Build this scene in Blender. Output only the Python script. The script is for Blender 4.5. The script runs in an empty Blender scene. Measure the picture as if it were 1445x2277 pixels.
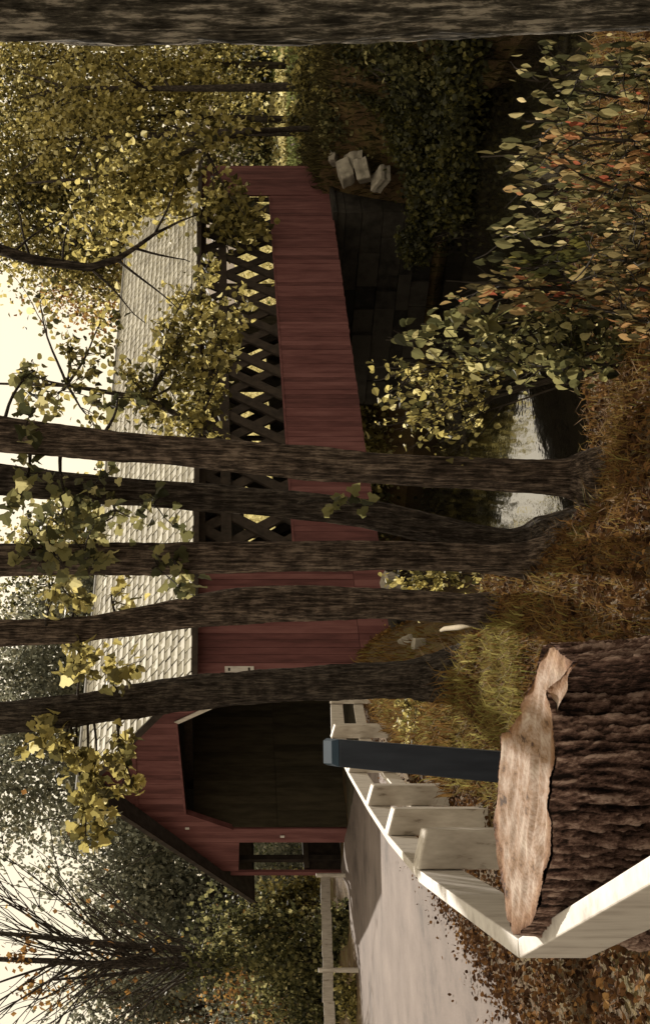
import bpy, math, random
import numpy as np
from mathutils import Matrix, Vector

# ------------------------------------------------------------------ camera
SC = bpy.context.scene
COL = SC.collection
F = 2900.0                      # focal length in pixels of the 2277 px wide upright picture
H = 3.0                         # eye height above the bridge road level
HOR = 466.0                     # horizon row of the upright picture
cam_data = bpy.data.cameras.new('camera')
cam = bpy.data.objects.new('camera', cam_data)
COL.objects.link(cam)
cam.matrix_world = Matrix(((0, 1, 0, 0), (0, 0, -1, 0), (-1, 0, 0, H), (0, 0, 0, 1)))
cam_data.sensor_fit = 'VERTICAL'
cam_data.sensor_height = 36.0
cam_data.lens = 36.0 * F / 2277.0
cam_data.shift_x = (722.5 - HOR) / 2277.0
cam_data.clip_start = 0.05
cam_data.clip_end = 3000
SC.camera = cam

# ------------------------------------------------------------------ sky, sun, exposure
SUN_EL, SUN_AZ = math.radians(32), math.radians(-2)      # azimuth from +Y (view direction) towards +X
sun_vec = Vector((math.sin(SUN_AZ) * math.cos(SUN_EL), math.cos(SUN_AZ) * math.cos(SUN_EL), math.sin(SUN_EL)))
w = bpy.data.worlds.new('World')
SC.world = w
w.use_nodes = True
nt = w.node_tree
bg = nt.nodes['Background']
sky = nt.nodes.new('ShaderNodeTexSky')
sky.sky_type = 'NISHITA'
sky.sun_disc = False
sky.sun_elevation = SUN_EL
sky.sun_rotation = SUN_AZ
sky.dust_density = 2.0
sky.air_density = 1.0
sky.ozone_density = 1.0
mixn = nt.nodes.new('ShaderNodeMix')
mixn.data_type = 'RGBA'
mixn.inputs[0].default_value = 0.9
mixn.inputs[7].default_value = (7.2, 6.25, 4.5, 1)         # warm autumn overcast veil
nt.links.new(sky.outputs[0], mixn.inputs[6])
nt.links.new(mixn.outputs[2], bg.inputs[0])
bg.inputs[1].default_value = 0.1
sd = bpy.data.lights.new('sun', 'SUN')
sd.energy = 5.0
sd.angle = math.radians(0.6)
sd.color = (1.0, 0.92, 0.80)
sun = bpy.data.objects.new('sun', sd)
COL.objects.link(sun)
sun.rotation_euler = sun_vec.to_track_quat('Z', 'Y').to_euler()
SC.view_settings.view_transform = 'Standard'
SC.view_settings.look = 'None'
SC.view_settings.exposure = 0.52
SC.view_settings.gamma = 1.0
SC.view_settings.use_curve_mapping = False
SC.cycles.max_bounces = 6
SC.cycles.transparent_max_bounces = 4

rng = np.random.default_rng(11)
random.seed(5)


def at(u, v, d):
    return np.array(((u - 1138.5) / F * d, d, H + (HOR - v) / F * d))


def sstep(a, b, x):
    t = np.clip((x - a) / (b - a), 0, 1)
    return t * t * (3 - 2 * t)


# ------------------------------------------------------------------ terrain height
RIVER = [(-60, 98), (-16, 58), (5.5, 38.5), (5.0, 28), (5.9, 16.5), (15, 9.5), (34, 3), (80, -4)]
WATER_Z = -4.85


def river_dist(x, y):
    best = np.full(np.shape(x), 1e9)
    side = np.zeros(np.shape(x))
    for (ax, ay), (bx, by) in zip(RIVER[:-1], RIVER[1:]):
        dx, dy = bx - ax, by - ay
        L2 = dx * dx + dy * dy
        t = np.clip(((x - ax) * dx + (y - ay) * dy) / L2, 0, 1)
        d = np.hypot(x - ax - t * dx, y - ay - t * dy)
        cr = dx * (y - ay) - dy * (x - ax)
        side = np.where(d < best, np.sign(cr), side)
        best = np.minimum(best, d)
    return best, side           # side > 0: far bank


def wob(x, y, s=1.0):
    return (np.sin(x * 1.3 * s + 0.7 * np.sin(y * 0.9 * s)) * np.cos(y * 1.1 * s + 1.3) +
            0.5 * np.sin(x * 2.9 * s + y * 1.7 * s + 2.0) + 0.35 * np.sin(y * 4.3 * s - x * 2.2 * s))


def height(x, y):
    x = np.asarray(x, float)
    y = np.asarray(y, float)
    dist, side = river_dist(x, y)
    near = np.interp(y, [-12, 0, 5, 9, 14, 20, 26, 30, 60], [1.35, 1.3, 1.05, 0.85, 0.6, 0.28, -0.2, -0.46, -0.46])
    hill = 0.13 * np.clip(y - 44, 0, 120) * sstep(4, -14, x)
    near = near + hill
    near = near - 0.36 * sstep(-0.7, 0.25, x) * sstep(5.5, 8.3, y)
    far = -0.75 + 0.03 * np.clip(dist - 10, 0, 60) + 0.10 * np.clip(x - 30, 0, 60)
    top = np.where(side > 0, far, near)
    onroad = sstep(-3.0, -3.7, x) * sstep(34, 30, y)
    top = top + 0.05 * wob(x, y) * (1 - onroad)
    s = sstep(5.7, 8.6, dist + 0.18 * wob(x, y, 0.45))
    notch = sstep(-0.25, 0.35, x + 0.03 * (y - 10)) * sstep(8.6, 10.2, y) * (side < 0) * sstep(24, 20, y)
    s = s * (1 - notch)
    return -6.4 * (1 - s) + top * s


def hz(x, y):
    return float(height(np.array([x]), np.array([y]))[0])


def ground_hit(u, v):
    for d in np.arange(3, 120, 0.04):
        p = at(u, v, d)
        if p[2] <= hz(p[0], p[1]):
            return p
    return at(u, v, 60)


# ------------------------------------------------------------------ materials
def new_mat(name):
    m = bpy.data.materials.new(name)
    m.use_nodes = True
    n = m.node_tree
    b = n.nodes['Principled BSDF']
    b.inputs['Roughness'].default_value = 0.8
    b.inputs['Specular IOR Level'].default_value = 0.25
    return m, n, b


def ramp(n, stops, interp='LINEAR'):
    r = n.nodes.new('ShaderNodeValToRGB')
    r.color_ramp.interpolation = interp
    while len(r.color_ramp.elements) < len(stops):
        r.color_ramp.elements.new(0.5)
    for e, (p, c) in zip(r.color_ramp.elements, stops):
        e.position = p
        e.color = (*c, 1)
    return r


def noise(n, scale, detail=5, vec=None, rough=0.6, stretch=None, coord='Object'):
    t = n.nodes.new('ShaderNodeTexNoise')
    t.inputs['Scale'].default_value = scale
    t.inputs['Detail'].default_value = detail
    t.inputs['Roughness'].default_value = rough
    tc = n.nodes.new('ShaderNodeTexCoord')
    mp = n.nodes.new('ShaderNodeMapping')
    if stretch:
        mp.inputs['Scale'].default_value = stretch
    n.links.new(tc.outputs[coord], mp.inputs[0])
    n.links.new(mp.outputs[0], t.inputs['Vector'])
    return t


def bump(n, b, src, strength, dist):
    bp = n.nodes.new('ShaderNodeBump')
    bp.inputs['Strength'].default_value = strength
    bp.inputs['Distance'].default_value = dist
    n.links.new(src, bp.inputs['Height'])
    n.links.new(bp.outputs[0], b.inputs['Normal'])


def mixc(n, fac, a, b, mode='MIX'):
    m = n.nodes.new('ShaderNodeMix')
    m.data_type = 'RGBA'
    m.blend_type = mode
    for idx, val in ((0, fac), (6, a), (7, b)):
        if hasattr(val, 'links') or hasattr(val, 'is_linked'):
            n.links.new(val, m.inputs[idx])
        elif idx == 0:
            m.inputs[0].default_value = val
        else:
            m.inputs[idx].default_value = (*val, 1)
    return m.outputs[2]


def attr(n, name='rnd'):
    a = n.nodes.new('ShaderNodeAttribute')
    a.attribute_name = name
    return a.outputs['Fac']


def simple_mat(name, stops, scale=6, stretch=None, rough=0.8, bscale=None, bstr=0.4, bdist=0.01, rnd=0.0, spec=0.25):
    m, n, b = new_mat(name)
    b.inputs['Roughness'].default_value = rough
    b.inputs['Specular IOR Level'].default_value = spec
    t = noise(n, scale, 6, stretch=stretch)
    fac = t.outputs['Fac']
    if rnd > 0:
        ma = n.nodes.new('ShaderNodeMath')
        ma.operation = 'MULTIPLY_ADD'
        ma.inputs[1].default_value = rnd
        sub = n.nodes.new('ShaderNodeMath')
        sub.operation = 'SUBTRACT'
        sub.inputs[1].default_value = 0.5
        n.links.new(attr(n), sub.inputs[0])
        n.links.new(sub.outputs[0], ma.inputs[0])
        n.links.new(fac, ma.inputs[2])
        fac = ma.outputs[0]
    r = ramp(n, stops)
    n.links.new(fac, r.inputs[0])
    n.links.new(r.outputs[0], b.inputs['Base Color'])
    if bscale:
        t2 = noise(n, bscale, 8, stretch=stretch)
        bump(n, b, t2.outputs['Fac'], bstr, bdist)
    return m


def leaf_mat(name, stops, trans=0.5, rough=0.55):
    m = bpy.data.materials.new(name)
    m.use_nodes = True
    n = m.node_tree
    for nd in list(n.nodes):
        n.nodes.remove(nd)
    out = n.nodes.new('ShaderNodeOutputMaterial')
    r = ramp(n, stops)
    n.links.new(attr(n), r.inputs[0])
    d = n.nodes.new('ShaderNodeBsdfPrincipled')
    d.inputs['Roughness'].default_value = rough
    d.inputs['Specular IOR Level'].default_value = 0.3 if rough < 0.65 else 0.05
    t = n.nodes.new('ShaderNodeBsdfTranslucent')
    mx = n.nodes.new('ShaderNodeMixShader')
    mx.inputs[0].default_value = trans
    n.links.new(r.outputs[0], d.inputs['Base Color'])
    n.links.new(r.outputs[0], t.inputs['Color'])
    n.links.new(d.outputs[0], mx.inputs[1])
    n.links.new(t.outputs[0], mx.inputs[2])
    n.links.new(mx.outputs[0], out.inputs['Surface'])
    return m


M = {}
M['red'] = simple_mat('red_painted_boards', [(0.25, (0.066, 0.022, 0.021)), (0.5, (0.115, 0.041, 0.039)), (0.75, (0.165, 0.067, 0.063))],
                      scale=3.0, stretch=(2, 2, 0.35), rough=0.85, bscale=30, bstr=0.3, bdist=0.004, rnd=0.34)
M['dark_wood'] = simple_mat('dark_truss_timber', [(0.3, (0.018, 0.013, 0.010)), (0.7, (0.05, 0.036, 0.027))], scale=5, rough=0.9, rnd=0.2)
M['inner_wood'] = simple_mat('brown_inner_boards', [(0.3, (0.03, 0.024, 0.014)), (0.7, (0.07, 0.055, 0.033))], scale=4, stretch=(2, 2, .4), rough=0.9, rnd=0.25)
M['shingle'] = simple_mat('white_shingles', [(0.25, (0.40, 0.375, 0.32)), (0.55, (0.58, 0.55, 0.475)), (0.8, (0.66, 0.63, 0.55))], scale=2.5, rough=0.75, rnd=0.35, bscale=25, bstr=0.2, bdist=0.004)
M['roof_gap'] = simple_mat('roof_underlay', [(0.3, (0.03, 0.027, 0.024)), (0.7, (0.07, 0.063, 0.056))], scale=5)
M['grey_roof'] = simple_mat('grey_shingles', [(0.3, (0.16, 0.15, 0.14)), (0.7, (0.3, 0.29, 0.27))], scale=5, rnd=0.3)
M['white_wood'] = simple_mat('white_painted_wood', [(0.3, (0.33, 0.29, 0.26)), (0.45, (0.46, 0.42, 0.385)), (0.65, (0.54, 0.50, 0.46))], scale=7, stretch=(1.5, 1.5, 0.5), rough=0.6, bscale=40, bstr=0.2, bdist=0.003)
M['old_white'] = simple_mat('weathered_white_paint', [(0.30, (0.20, 0.165, 0.13)), (0.40, (0.42, 0.37, 0.32)), (0.7, (0.56, 0.51, 0.45))], scale=9, stretch=(2, 2, .6), rough=0.7, bscale=40, bstr=0.35, bdist=0.004)
M['blue'] = simple_mat('dark_blue_paint', [(0.3, (0.013, 0.017, 0.027)), (0.7, (0.026, 0.033, 0.048))], scale=9, stretch=(2, 2, .3), rough=0.55, bscale=60, bstr=0.15, bdist=0.002)
M['blue_cap'] = simple_mat('pale_blue_paint', [(0.3, (0.022, 0.036, 0.055)), (0.7, (0.032, 0.05, 0.072))], scale=9, rough=0.85, spec=0.1)
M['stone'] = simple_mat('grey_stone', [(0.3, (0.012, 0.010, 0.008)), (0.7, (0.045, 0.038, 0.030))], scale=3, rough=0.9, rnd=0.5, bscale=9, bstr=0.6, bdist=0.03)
M['pale_stone'] = simple_mat('pale_stone', [(0.3, (0.16, 0.14, 0.11)), (0.7, (0.38, 0.34, 0.28))], scale=4, rough=0.9, bscale=9, bstr=0.6, bdist=0.02)
M['driftwood'] = simple_mat('bleached_wood', [(0.3, (0.17, 0.135, 0.08)), (0.7, (0.33, 0.27, 0.18))], scale=6, rough=0.9, bscale=20, bstr=0.4, bdist=0.01)


def bark_mat(name, dark, mid, light, sc, stretch=(1, 1, 0.13), bd=0.03):
    m, n, b = new_mat(name)
    b.inputs['Roughness'].default_value = 0.95
    b.inputs['Specular IOR Level'].default_value = 0.1
    t = noise(n, sc * 1.5, 9, stretch=stretch, rough=0.75)
    t2 = noise(n, sc * 0.25, 4)
    ma = n.nodes.new('ShaderNodeMath')
    ma.operation = 'MULTIPLY_ADD'
    ma.inputs[1].default_value = 0.35
    n.links.new(t2.outputs['Fac'], ma.inputs[0])
    sb = n.nodes.new('ShaderNodeMath')
    sb.operation = 'SUBTRACT'
    sb.inputs[1].default_value = 0.17
    n.links.new(t.outputs['Fac'], sb.inputs[0])
    n.links.new(sb.outputs[0], ma.inputs[2])
    r = ramp(n, [(0.40, dark), (0.52, mid), (0.63, light)])
    n.links.new(ma.outputs[0], r.inputs[0])
    n.links.new(r.outputs[0], b.inputs['Base Color'])
    bump(n, b, t.outputs['Fac'], 1.0, bd)
    return m


M['bark'] = bark_mat('furrowed_bark', (0.020, 0.015, 0.012), (0.085, 0.063, 0.050), (0.25, 0.19, 0.15), 40, stretch=(1, 1, 0.085))
M['bark_dark'] = bark_mat('dark_bark', (0.014, 0.011, 0.009), (0.045, 0.036, 0.030), (0.12, 0.098, 0.08), 40, stretch=(1, 1, 0.085))
M['bark_grey'] = bark_mat('grey_bark', (0.022, 0.019, 0.015), (0.10, 0.088, 0.070), (0.50, 0.44, 0.36), 24, bd=0.05)
M['bark_far'] = bark_mat('far_bark', (0.02, 0.016, 0.013), (0.045, 0.037, 0.03), (0.08, 0.068, 0.055), 6, bd=0.02)
M['stump_bark'] = bark_mat('stump_bark', (0.018, 0.011, 0.009), (0.10, 0.058, 0.045), (0.30, 0.185, 0.145), 26, stretch=(1, 1, 0.28), bd=0.03)


def stump_bark_mat():
    m, n, b = new_mat('furrow_shaded_bark')
    b.inputs['Roughness'].default_value = 0.95
    b.inputs['Specular IOR Level'].default_value = 0.15
    t = noise(n, 60, 9, stretch=(1, 1, 0.35), rough=0.8)
    ma = n.nodes.new('ShaderNodeMath')
    ma.operation = 'MULTIPLY_ADD'
    ma.inputs[1].default_value = 0.5
    sb = n.nodes.new('ShaderNodeMath')
    sb.operation = 'SUBTRACT'
    sb.inputs[1].default_value = 0.22
    n.links.new(t.outputs['Fac'], sb.inputs[0])
    n.links.new(attr(n), ma.inputs[0])
    n.links.new(sb.outputs[0], ma.inputs[2])
    r = ramp(n, [(0.32, (0.020, 0.012, 0.010)), (0.44, (0.12, 0.067, 0.054)), (0.55, (0.29, 0.175, 0.14)), (0.68, (0.66, 0.47, 0.39))])  # furrow shade and ridge light put into the colour by ridge height
    n.links.new(ma.outputs[0], r.inputs[0])
    n.links.new(r.outputs[0], b.inputs['Base Color'])
    bump(n, b, t.outputs['Fac'], 1.0, 0.03)
    return m


M['stump_bark'] = stump_bark_mat()


def cut_mat():
    m, n, b = new_mat('weathered_cut_wood')
    b.inputs['Roughness'].default_value = 0.9
    t = noise(n, 11, 9, stretch=(1.0, 0.55, 1), rough=0.72)
    r = ramp(n, [(0.36, (0.06, 0.032, 0.02)), (0.43, (0.24, 0.145, 0.085)), (0.54, (0.33, 0.245, 0.195)), (0.68, (0.47, 0.385, 0.32))])
    n.links.new(t.outputs['Fac'], r.inputs[0])
    wv = n.nodes.new('ShaderNodeTexWave')
    wv.wave_type = 'RINGS'
    wv.rings_direction = 'Z'
    wv.inputs['Scale'].default_value = 17
    wv.inputs['Distortion'].default_value = 6.0
    wv.inputs['Detail'].default_value = 4
    wv.inputs['Detail Scale'].default_value = 1.5
    tc = n.nodes.new('ShaderNodeTexCoord')
    n.links.new(tc.outputs['Object'], wv.inputs['Vector'])
    rw = ramp(n, [(0.0, (0.84, 0.80, 0.76)), (0.5, (1, 1, 1))])
    n.links.new(wv.outputs['Fac'], rw.inputs[0])
    rim = ramp(n, [(0.80, (1, 1, 1)), (0.93, (0.78, 0.60, 0.42)), (1.0, (0.50, 0.34, 0.22))])
    n.links.new(attr(n), rim.inputs[0])
    c1 = mixc(n, 1.0, r.outputs[0], rw.outputs[0], 'MULTIPLY')
    n.links.new(mixc(n, 1.0, c1, rim.outputs[0], 'MULTIPLY'), b.inputs['Base Color'])
    t2 = noise(n, 40, 9, stretch=(1.2, 0.6, 1), rough=0.75)
    bump(n, b, t2.outputs['Fac'], 0.9, 0.012)
    return m


M['cut'] = cut_mat()


def ground_mat():
    m, n, b = new_mat('leaf_strewn_soil')
    b.inputs['Roughness'].default_value = 0.95
    t = noise(n, 1.2, 8, rough=0.7)
    r = ramp(n, [(0.32, (0.045, 0.030, 0.016)), (0.5, (0.105, 0.068, 0.032)), (0.62, (0.12, 0.095, 0.035)), (0.75, (0.10, 0.11, 0.035))])
    n.links.new(t.outputs['Fac'], r.inputs[0])
    t3 = noise(n, 40, 4)
    r3 = ramp(n, [(0.35, (0.5, 0.5, 0.5)), (0.65, (1.4, 1.3, 1.2))])
    n.links.new(t3.outputs['Fac'], r3.inputs[0])
    n.links.new(mixc(n, 1.0, r.outputs[0], r3.outputs[0], 'MULTIPLY'), b.inputs['Base Color'])
    bump(n, b, t3.outputs['Fac'], 0.7, 0.05)
    return m


M['ground'] = ground_mat()


def road_mat():
    m, n, b = new_mat('worn_asphalt')
    b.inputs['Roughness'].default_value = 0.9
    t = noise(n, 0.9, 9, stretch=(1.0, 0.55, 1), rough=0.68)
    r = ramp(n, [(0.34, (0.075, 0.057, 0.050)), (0.47, (0.135, 0.104, 0.091)), (0.66, (0.185, 0.146, 0.129))])
    n.links.new(t.outputs['Fac'], r.inputs[0])
    t2 = noise(n, 120, 3)
    r2 = ramp(n, [(0.3, (0.62, 0.62, 0.62)), (0.7, (1.22, 1.22, 1.22))])
    n.links.new(t2.outputs['Fac'], r2.inputs[0])
    n.links.new(mixc(n, 1.0, r.outputs[0], r2.outputs[0], 'MULTIPLY'), b.inputs['Base Color'])
    bump(n, b, t2.outputs['Fac'], 0.4, 0.008)
    return m


M['road'] = road_mat()


def water_mat():
    m, n, b = new_mat('dark_river_water')
    b.inputs['Base Color'].default_value = (0.012, 0.010, 0.007, 1)
    b.inputs['Roughness'].default_value = 0.04
    b.inputs['Specular IOR Level'].default_value = 1.0
    b.inputs['IOR'].default_value = 2.6
    t = noise(n, 0.9, 4, stretch=(1, 0.5, 1))
    bump(n, b, t.outputs['Fac'], 0.09, 0.12)
    return m


M['water'] = water_mat()

GOLD = [(0.0, (0.030, 0.029, 0.011)), (0.3, (0.125, 0.106, 0.036)), (0.60, (0.35, 0.295, 0.098)), (0.82, (0.57, 0.48, 0.17)), (1.0, (0.70, 0.64, 0.36))]
OLIVE = [(0.0, (0.020, 0.022, 0.010)), (0.4, (0.085, 0.084, 0.035)), (0.75, (0.24, 0.22, 0.088)), (1.0, (0.52, 0.46, 0.22))]
GREY = [(0.0, (0.085, 0.088, 0.065)), (0.5, (0.17, 0.17, 0.12)), (0.85, (0.27, 0.26, 0.18)), (1.0, (0.44, 0.40, 0.27))]
RUST = [(0.0, (0.07, 0.035, 0.012)), (0.4, (0.22, 0.11, 0.035)), (0.75, (0.36, 0.20, 0.06)), (1.0, (0.5, 0.36, 0.12))]
VINE = [(0.0, (0.02, 0.017, 0.008)), (0.38, (0.09, 0.072, 0.03)), (0.64, (0.28, 0.215, 0.095)), (0.84, (0.36, 0.20, 0.085)), (1.0, (0.30, 0.085, 0.045))]
PALE = [(0.0, (0.016, 0.017, 0.008)), (0.45, (0.085, 0.082, 0.034)), (0.78, (0.26, 0.225, 0.10)), (1.0, (0.56, 0.46, 0.24))]
GREEN = [(0.0, (0.02, 0.028, 0.008)), (0.4, (0.06, 0.08, 0.02)), (0.75, (0.14, 0.16, 0.035)), (1.0, (0.30, 0.28, 0.07))]
for k, v in dict(gold=GOLD, olive=OLIVE, grey=GREY, rust=RUST, vine=VINE, pale=PALE, green=GREEN).items():
    M['leaf_' + k] = leaf_mat(k + '_leaves', v, 0.6 if k in ('gold', 'olive') else 0.5)
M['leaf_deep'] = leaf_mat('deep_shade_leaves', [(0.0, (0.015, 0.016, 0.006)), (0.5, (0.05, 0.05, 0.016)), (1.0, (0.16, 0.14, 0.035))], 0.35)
M['grass_dry'] = leaf_mat('dry_grass_blades', [(0.0, (0.05, 0.028, 0.010)), (0.45, (0.15, 0.08, 0.028)), (0.8, (0.23, 0.15, 0.05)), (1.0, (0.17, 0.17, 0.05))], 0.35, 0.7)
M['grass_yellow'] = leaf_mat('yellow_grass_blades', [(0.0, (0.07, 0.05, 0.018)), (0.35, (0.16, 0.115, 0.04)), (0.65, (0.20, 0.175, 0.05)), (1.0, (0.36, 0.31, 0.11))], 0.4, 0.7)
M['grass_dark'] = leaf_mat('shaded_bank_weeds', [(0.0, (0.02, 0.018, 0.008)), (0.6, (0.06, 0.048, 0.02)), (1.0, (0.13, 0.11, 0.04))], 0.3, 0.7)
M['grass_pale'] = leaf_mat('pale_straw_grass', [(0.0, (0.32, 0.27, 0.10)), (1.0, (0.62, 0.55, 0.28))], 0.5, 0.7)
M['grass_green'] = leaf_mat('green_grass_blades', [(0.0, (0.10, 0.12, 0.04)), (1.0, (0.34, 0.36, 0.13))], 0.4, 0.7)
M['litter'] = leaf_mat('fallen_leaves', [(0.0, (0.022, 0.012, 0.008)), (0.5, (0.085, 0.042, 0.02)), (0.85, (0.19, 0.095, 0.035)), (1.0, (0.36, 0.21, 0.08))], 0.2, 0.9)


# ------------------------------------------------------------------ mesh helpers
def link(name, verts, faces, mat, parent=None, rnd=None, smooth=False, mats=None, mat_idx=None):
    me = bpy.data.meshes.new(name)
    verts = np.asarray(verts, dtype=np.float32).reshape(-1, 3)
    if isinstance(faces, np.ndarray):
        nf, k = faces.shape
        me.vertices.add(len(verts))
        me.vertices.foreach_set('co', verts.ravel())
        me.loops.add(nf * k)
        me.loops.foreach_set('vertex_index', faces.astype(np.int32).ravel())
        me.polygons.add(nf)
        me.polygons.foreach_set('loop_start', np.arange(nf, dtype=np.int32) * k)
        me.polygons.foreach_set('loop_total', np.full(nf, k, dtype=np.int32))
        me.update(calc_edges=True)
    else:
        me.from_pydata([tuple(map(float, p)) for p in verts], [], [tuple(map(int, f)) for f in faces])
        me.update()
    if rnd is not None:
        a = me.attributes.new('rnd', 'FLOAT', 'POINT')
        a.data.foreach_set('value', np.asarray(rnd, dtype=np.float32))
    me.polygons.foreach_set('use_smooth', np.full(len(me.polygons), bool(smooth)))
    if mats:
        for mm in mats:
            me.materials.append(mm)
        me.polygons.foreach_set('material_index', np.asarray(mat_idx, dtype=np.int32))
    else:
        me.materials.append(mat)
    o = bpy.data.objects.new(name, me)
    COL.objects.link(o)
    if parent is not None:
        o.parent = parent
        pl = parent
        off = Vector((0, 0, 0))
        while pl is not None:
            off += pl.location
            pl = pl.parent
        me.transform(Matrix.Translation(-off))
    return o


def thing(name, loc, label, cat, group=None):
    o = bpy.data.objects.new(name, None)
    COL.objects.link(o)
    o.location = tuple(float(c) for c in loc)
    o.empty_display_size = 0.2
    o['label'] = label
    o['category'] = cat
    if group:
        o['group'] = group
    return o


def tag(o, label, cat, group=None):
    o['label'] = label
    o['category'] = cat
    if group:
        o['group'] = group
    return o


def kind(o, k):
    o['kind'] = k
    return o


class MB:
    def __init__(self):
        self.v, self.f, self.r = [], [], []

    def hexa(self, p8, r=None):          # 8 corners: bottom ring 0-3, top ring 4-7
        b = len(self.v)
        self.v += [tuple(p) for p in p8]
        self.r += [random.random() if r is None else r] * 8
        for q in ((0, 3, 2, 1), (4, 5, 6, 7), (0, 1, 5, 4), (1, 2, 6, 5), (2, 3, 7, 6), (3, 0, 4, 7)):
            self.f.append(tuple(b + i for i in q))

    def tube(self, pts, rad, n=8, r=None, jit=0.0, cap=True):
        pts = [np.asarray(p, float) for p in pts]
        b = len(self.v)
        rr = random.random() if r is None else r
        up = np.array((0.13, 0.31, 0.94))
        for i, p in enumerate(pts):
            t = pts[min(i + 1, len(pts) - 1)] - pts[max(i - 1, 0)]
            t = t / (np.linalg.norm(t) + 1e-9)
            x = np.cross(t, np.array((0.0, 1.0, 0.03)) if abs(t[1]) < 0.9 else np.array((1.0, 0, 0)))
            x /= np.linalg.norm(x) + 1e-9
            y = np.cross(t, x)
            for k in range(n):
                a = 2 * math.pi * k / n
                q = rad[i] * (1 + (random.uniform(-jit, jit) if jit else 0))
                self.v.append(tuple(p + q * (math.cos(a) * x + math.sin(a) * y)))
                self.r.append(rr)
        for i in range(len(pts) - 1):
            for k in range(n):
                k2 = (k + 1) % n
                self.f.append((b + i * n + k, b + i * n + k2, b + (i + 1) * n + k2, b + (i + 1) * n + k))
        if cap:
            self.f.append(tuple(b + (len(pts) - 1) * n + k for k in range(n)))
            self.f.append(tuple(b + n - 1 - k for k in range(n)))

    def build(self, name, mat, parent=None, smooth=False):
        return link(name, self.v, self.f, mat, parent, self.r, smooth)


# leaf templates: x side, y along, z normal
LEAF4 = (np.array([[0, 0, 0], [0.42, 0.45, 0.10], [0, 1, 0], [-0.42, 0.45, 0.10]]), np.array([[0, 1, 2, 3]]))
LEAF8 = (np.array([[0, 0, 0], [0.30, 0.12, .10], [0.40, 0.42, .14], [0.20, 0.76, .05], [0, 1, -0.10], [-0.20, 0.76, .05],
                   [-0.40, 0.42, .14], [-0.30, 0.12, .10], [0, 0.45, -0.02]]),
         np.array([[0, 1, 2, 8], [8, 2, 3, 4], [0, 8, 6, 7], [8, 4, 5, 6]]))
NARROW = (np.array([[0, 0, 0], [0.16, 0.2, .05], [0.23, 0.5, .08], [0.12, 0.8, .03], [0, 1, -0.08], [-0.12, 0.8, .03],
                    [-0.23, 0.5, .08], [-0.16, 0.2, .05], [0, 0.5, -0.03]]), LEAF8[1])
LOBED = (np.array([[0, 0, 0], [0.36, -0.06, .06], [0.52, 0.30, .12], [0.30, 0.42, .06], [0.34, 0.66, .08], [0, 1, -0.12],
                   [-0.34, 0.66, .08], [-0.30, 0.42, .06], [-0.52, 0.30, .12], [-0.36, -0.06, .06], [0, 0.42, -0.02]]),
         np.array([[0, 1, 2, 10], [10, 2, 3, 4], [10, 4, 5, 6], [10, 6, 7, 8], [0, 10, 8, 9]]))


def leaves(name, pts, size, mat, parent=None, tmpl=LEAF4, droop=0.4, rnd=None, spread=0.35, ax=None):
    pts = np.asarray(pts, float).reshape(-1, 3)
    N = len(pts)
    a = rng.normal(size=(N, 3))
    a /= np.linalg.norm(a, axis=1)[:, None] + 1e-9
    a = a * (1 - droop) + np.array((0, 0, -1.0)) * droop
    if ax is not None:
        a = a * 0.4 + ax
    a /= np.linalg.norm(a, axis=1)[:, None] + 1e-9
    q = rng.normal(size=(N, 3))
    nrm = np.cross(a, q)
    nrm /= np.linalg.norm(nrm, axis=1)[:, None] + 1e-9
    sd_ = np.cross(a, nrm)
    sz = size * (1 + spread * rng.uniform(-1, 1, N))
    tv, tf = tmpl
    K = len(tv)
    V = pts[:, None, :] + sz[:, None, None] * (tv[None, :, 0, None] * sd_[:, None, :] + tv[None, :, 1, None] * a[:, None, :] + tv[None, :, 2, None] * nrm[:, None, :])
    Fc = (np.arange(N) * K)[:, None, None] + tf[None]
    if rnd is None:
        rnd = rng.beta(1.6, 1.8, N)
    return link(name, V.reshape(-1, 3), Fc.reshape(-1, tf.shape[1]), mat, parent, np.repeat(rnd, K))


def clumps(c, rad, nclump, n, cr=0.22, shell=0.45):
    """points gathered in clumps through an ellipsoid"""
    d = rng.normal(size=(nclump, 3))
    d /= np.linalg.norm(d, axis=1)[:, None]
    rr = (shell + (1 - shell) * rng.uniform(size=(nclump, 1))) ** 0.8
    cc = d * rr
    wts = rng.uniform(0.3, 1.0, nclump)
    idx = rng.choice(nclump, n, p=wts / wts.sum())
    tone = rng.uniform(-0.22, 0.22, nclump)
    p = cc[idx] + rng.normal(size=(n, 3)) * cr * (0.6 + 0.8 * rng.uniform(size=(nclump, 1)))[idx]
    return np.asarray(c) + p * np.asarray(rad), tone[idx], np.asarray(c) + cc * np.asarray(rad)


def wiggle(p0, p1, n, amp, sag=0.0):
    p0, p1 = np.asarray(p0, float), np.asarray(p1, float)
    L = np.linalg.norm(p1 - p0)
    out = []
    ph = rng.uniform(0, 6, 3)
    for i in range(n + 1):
        t = i / n
        o = np.array([math.sin(ph[k] + t * (3 + k)) - math.sin(ph[k]) for k in range(3)]) * amp * L * t * (1 if i < n else 0.6)
        q = p0 + (p1 - p0) * t + o
        q[2] -= sag * L * t * t
        out.append(q)
    return out


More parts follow.
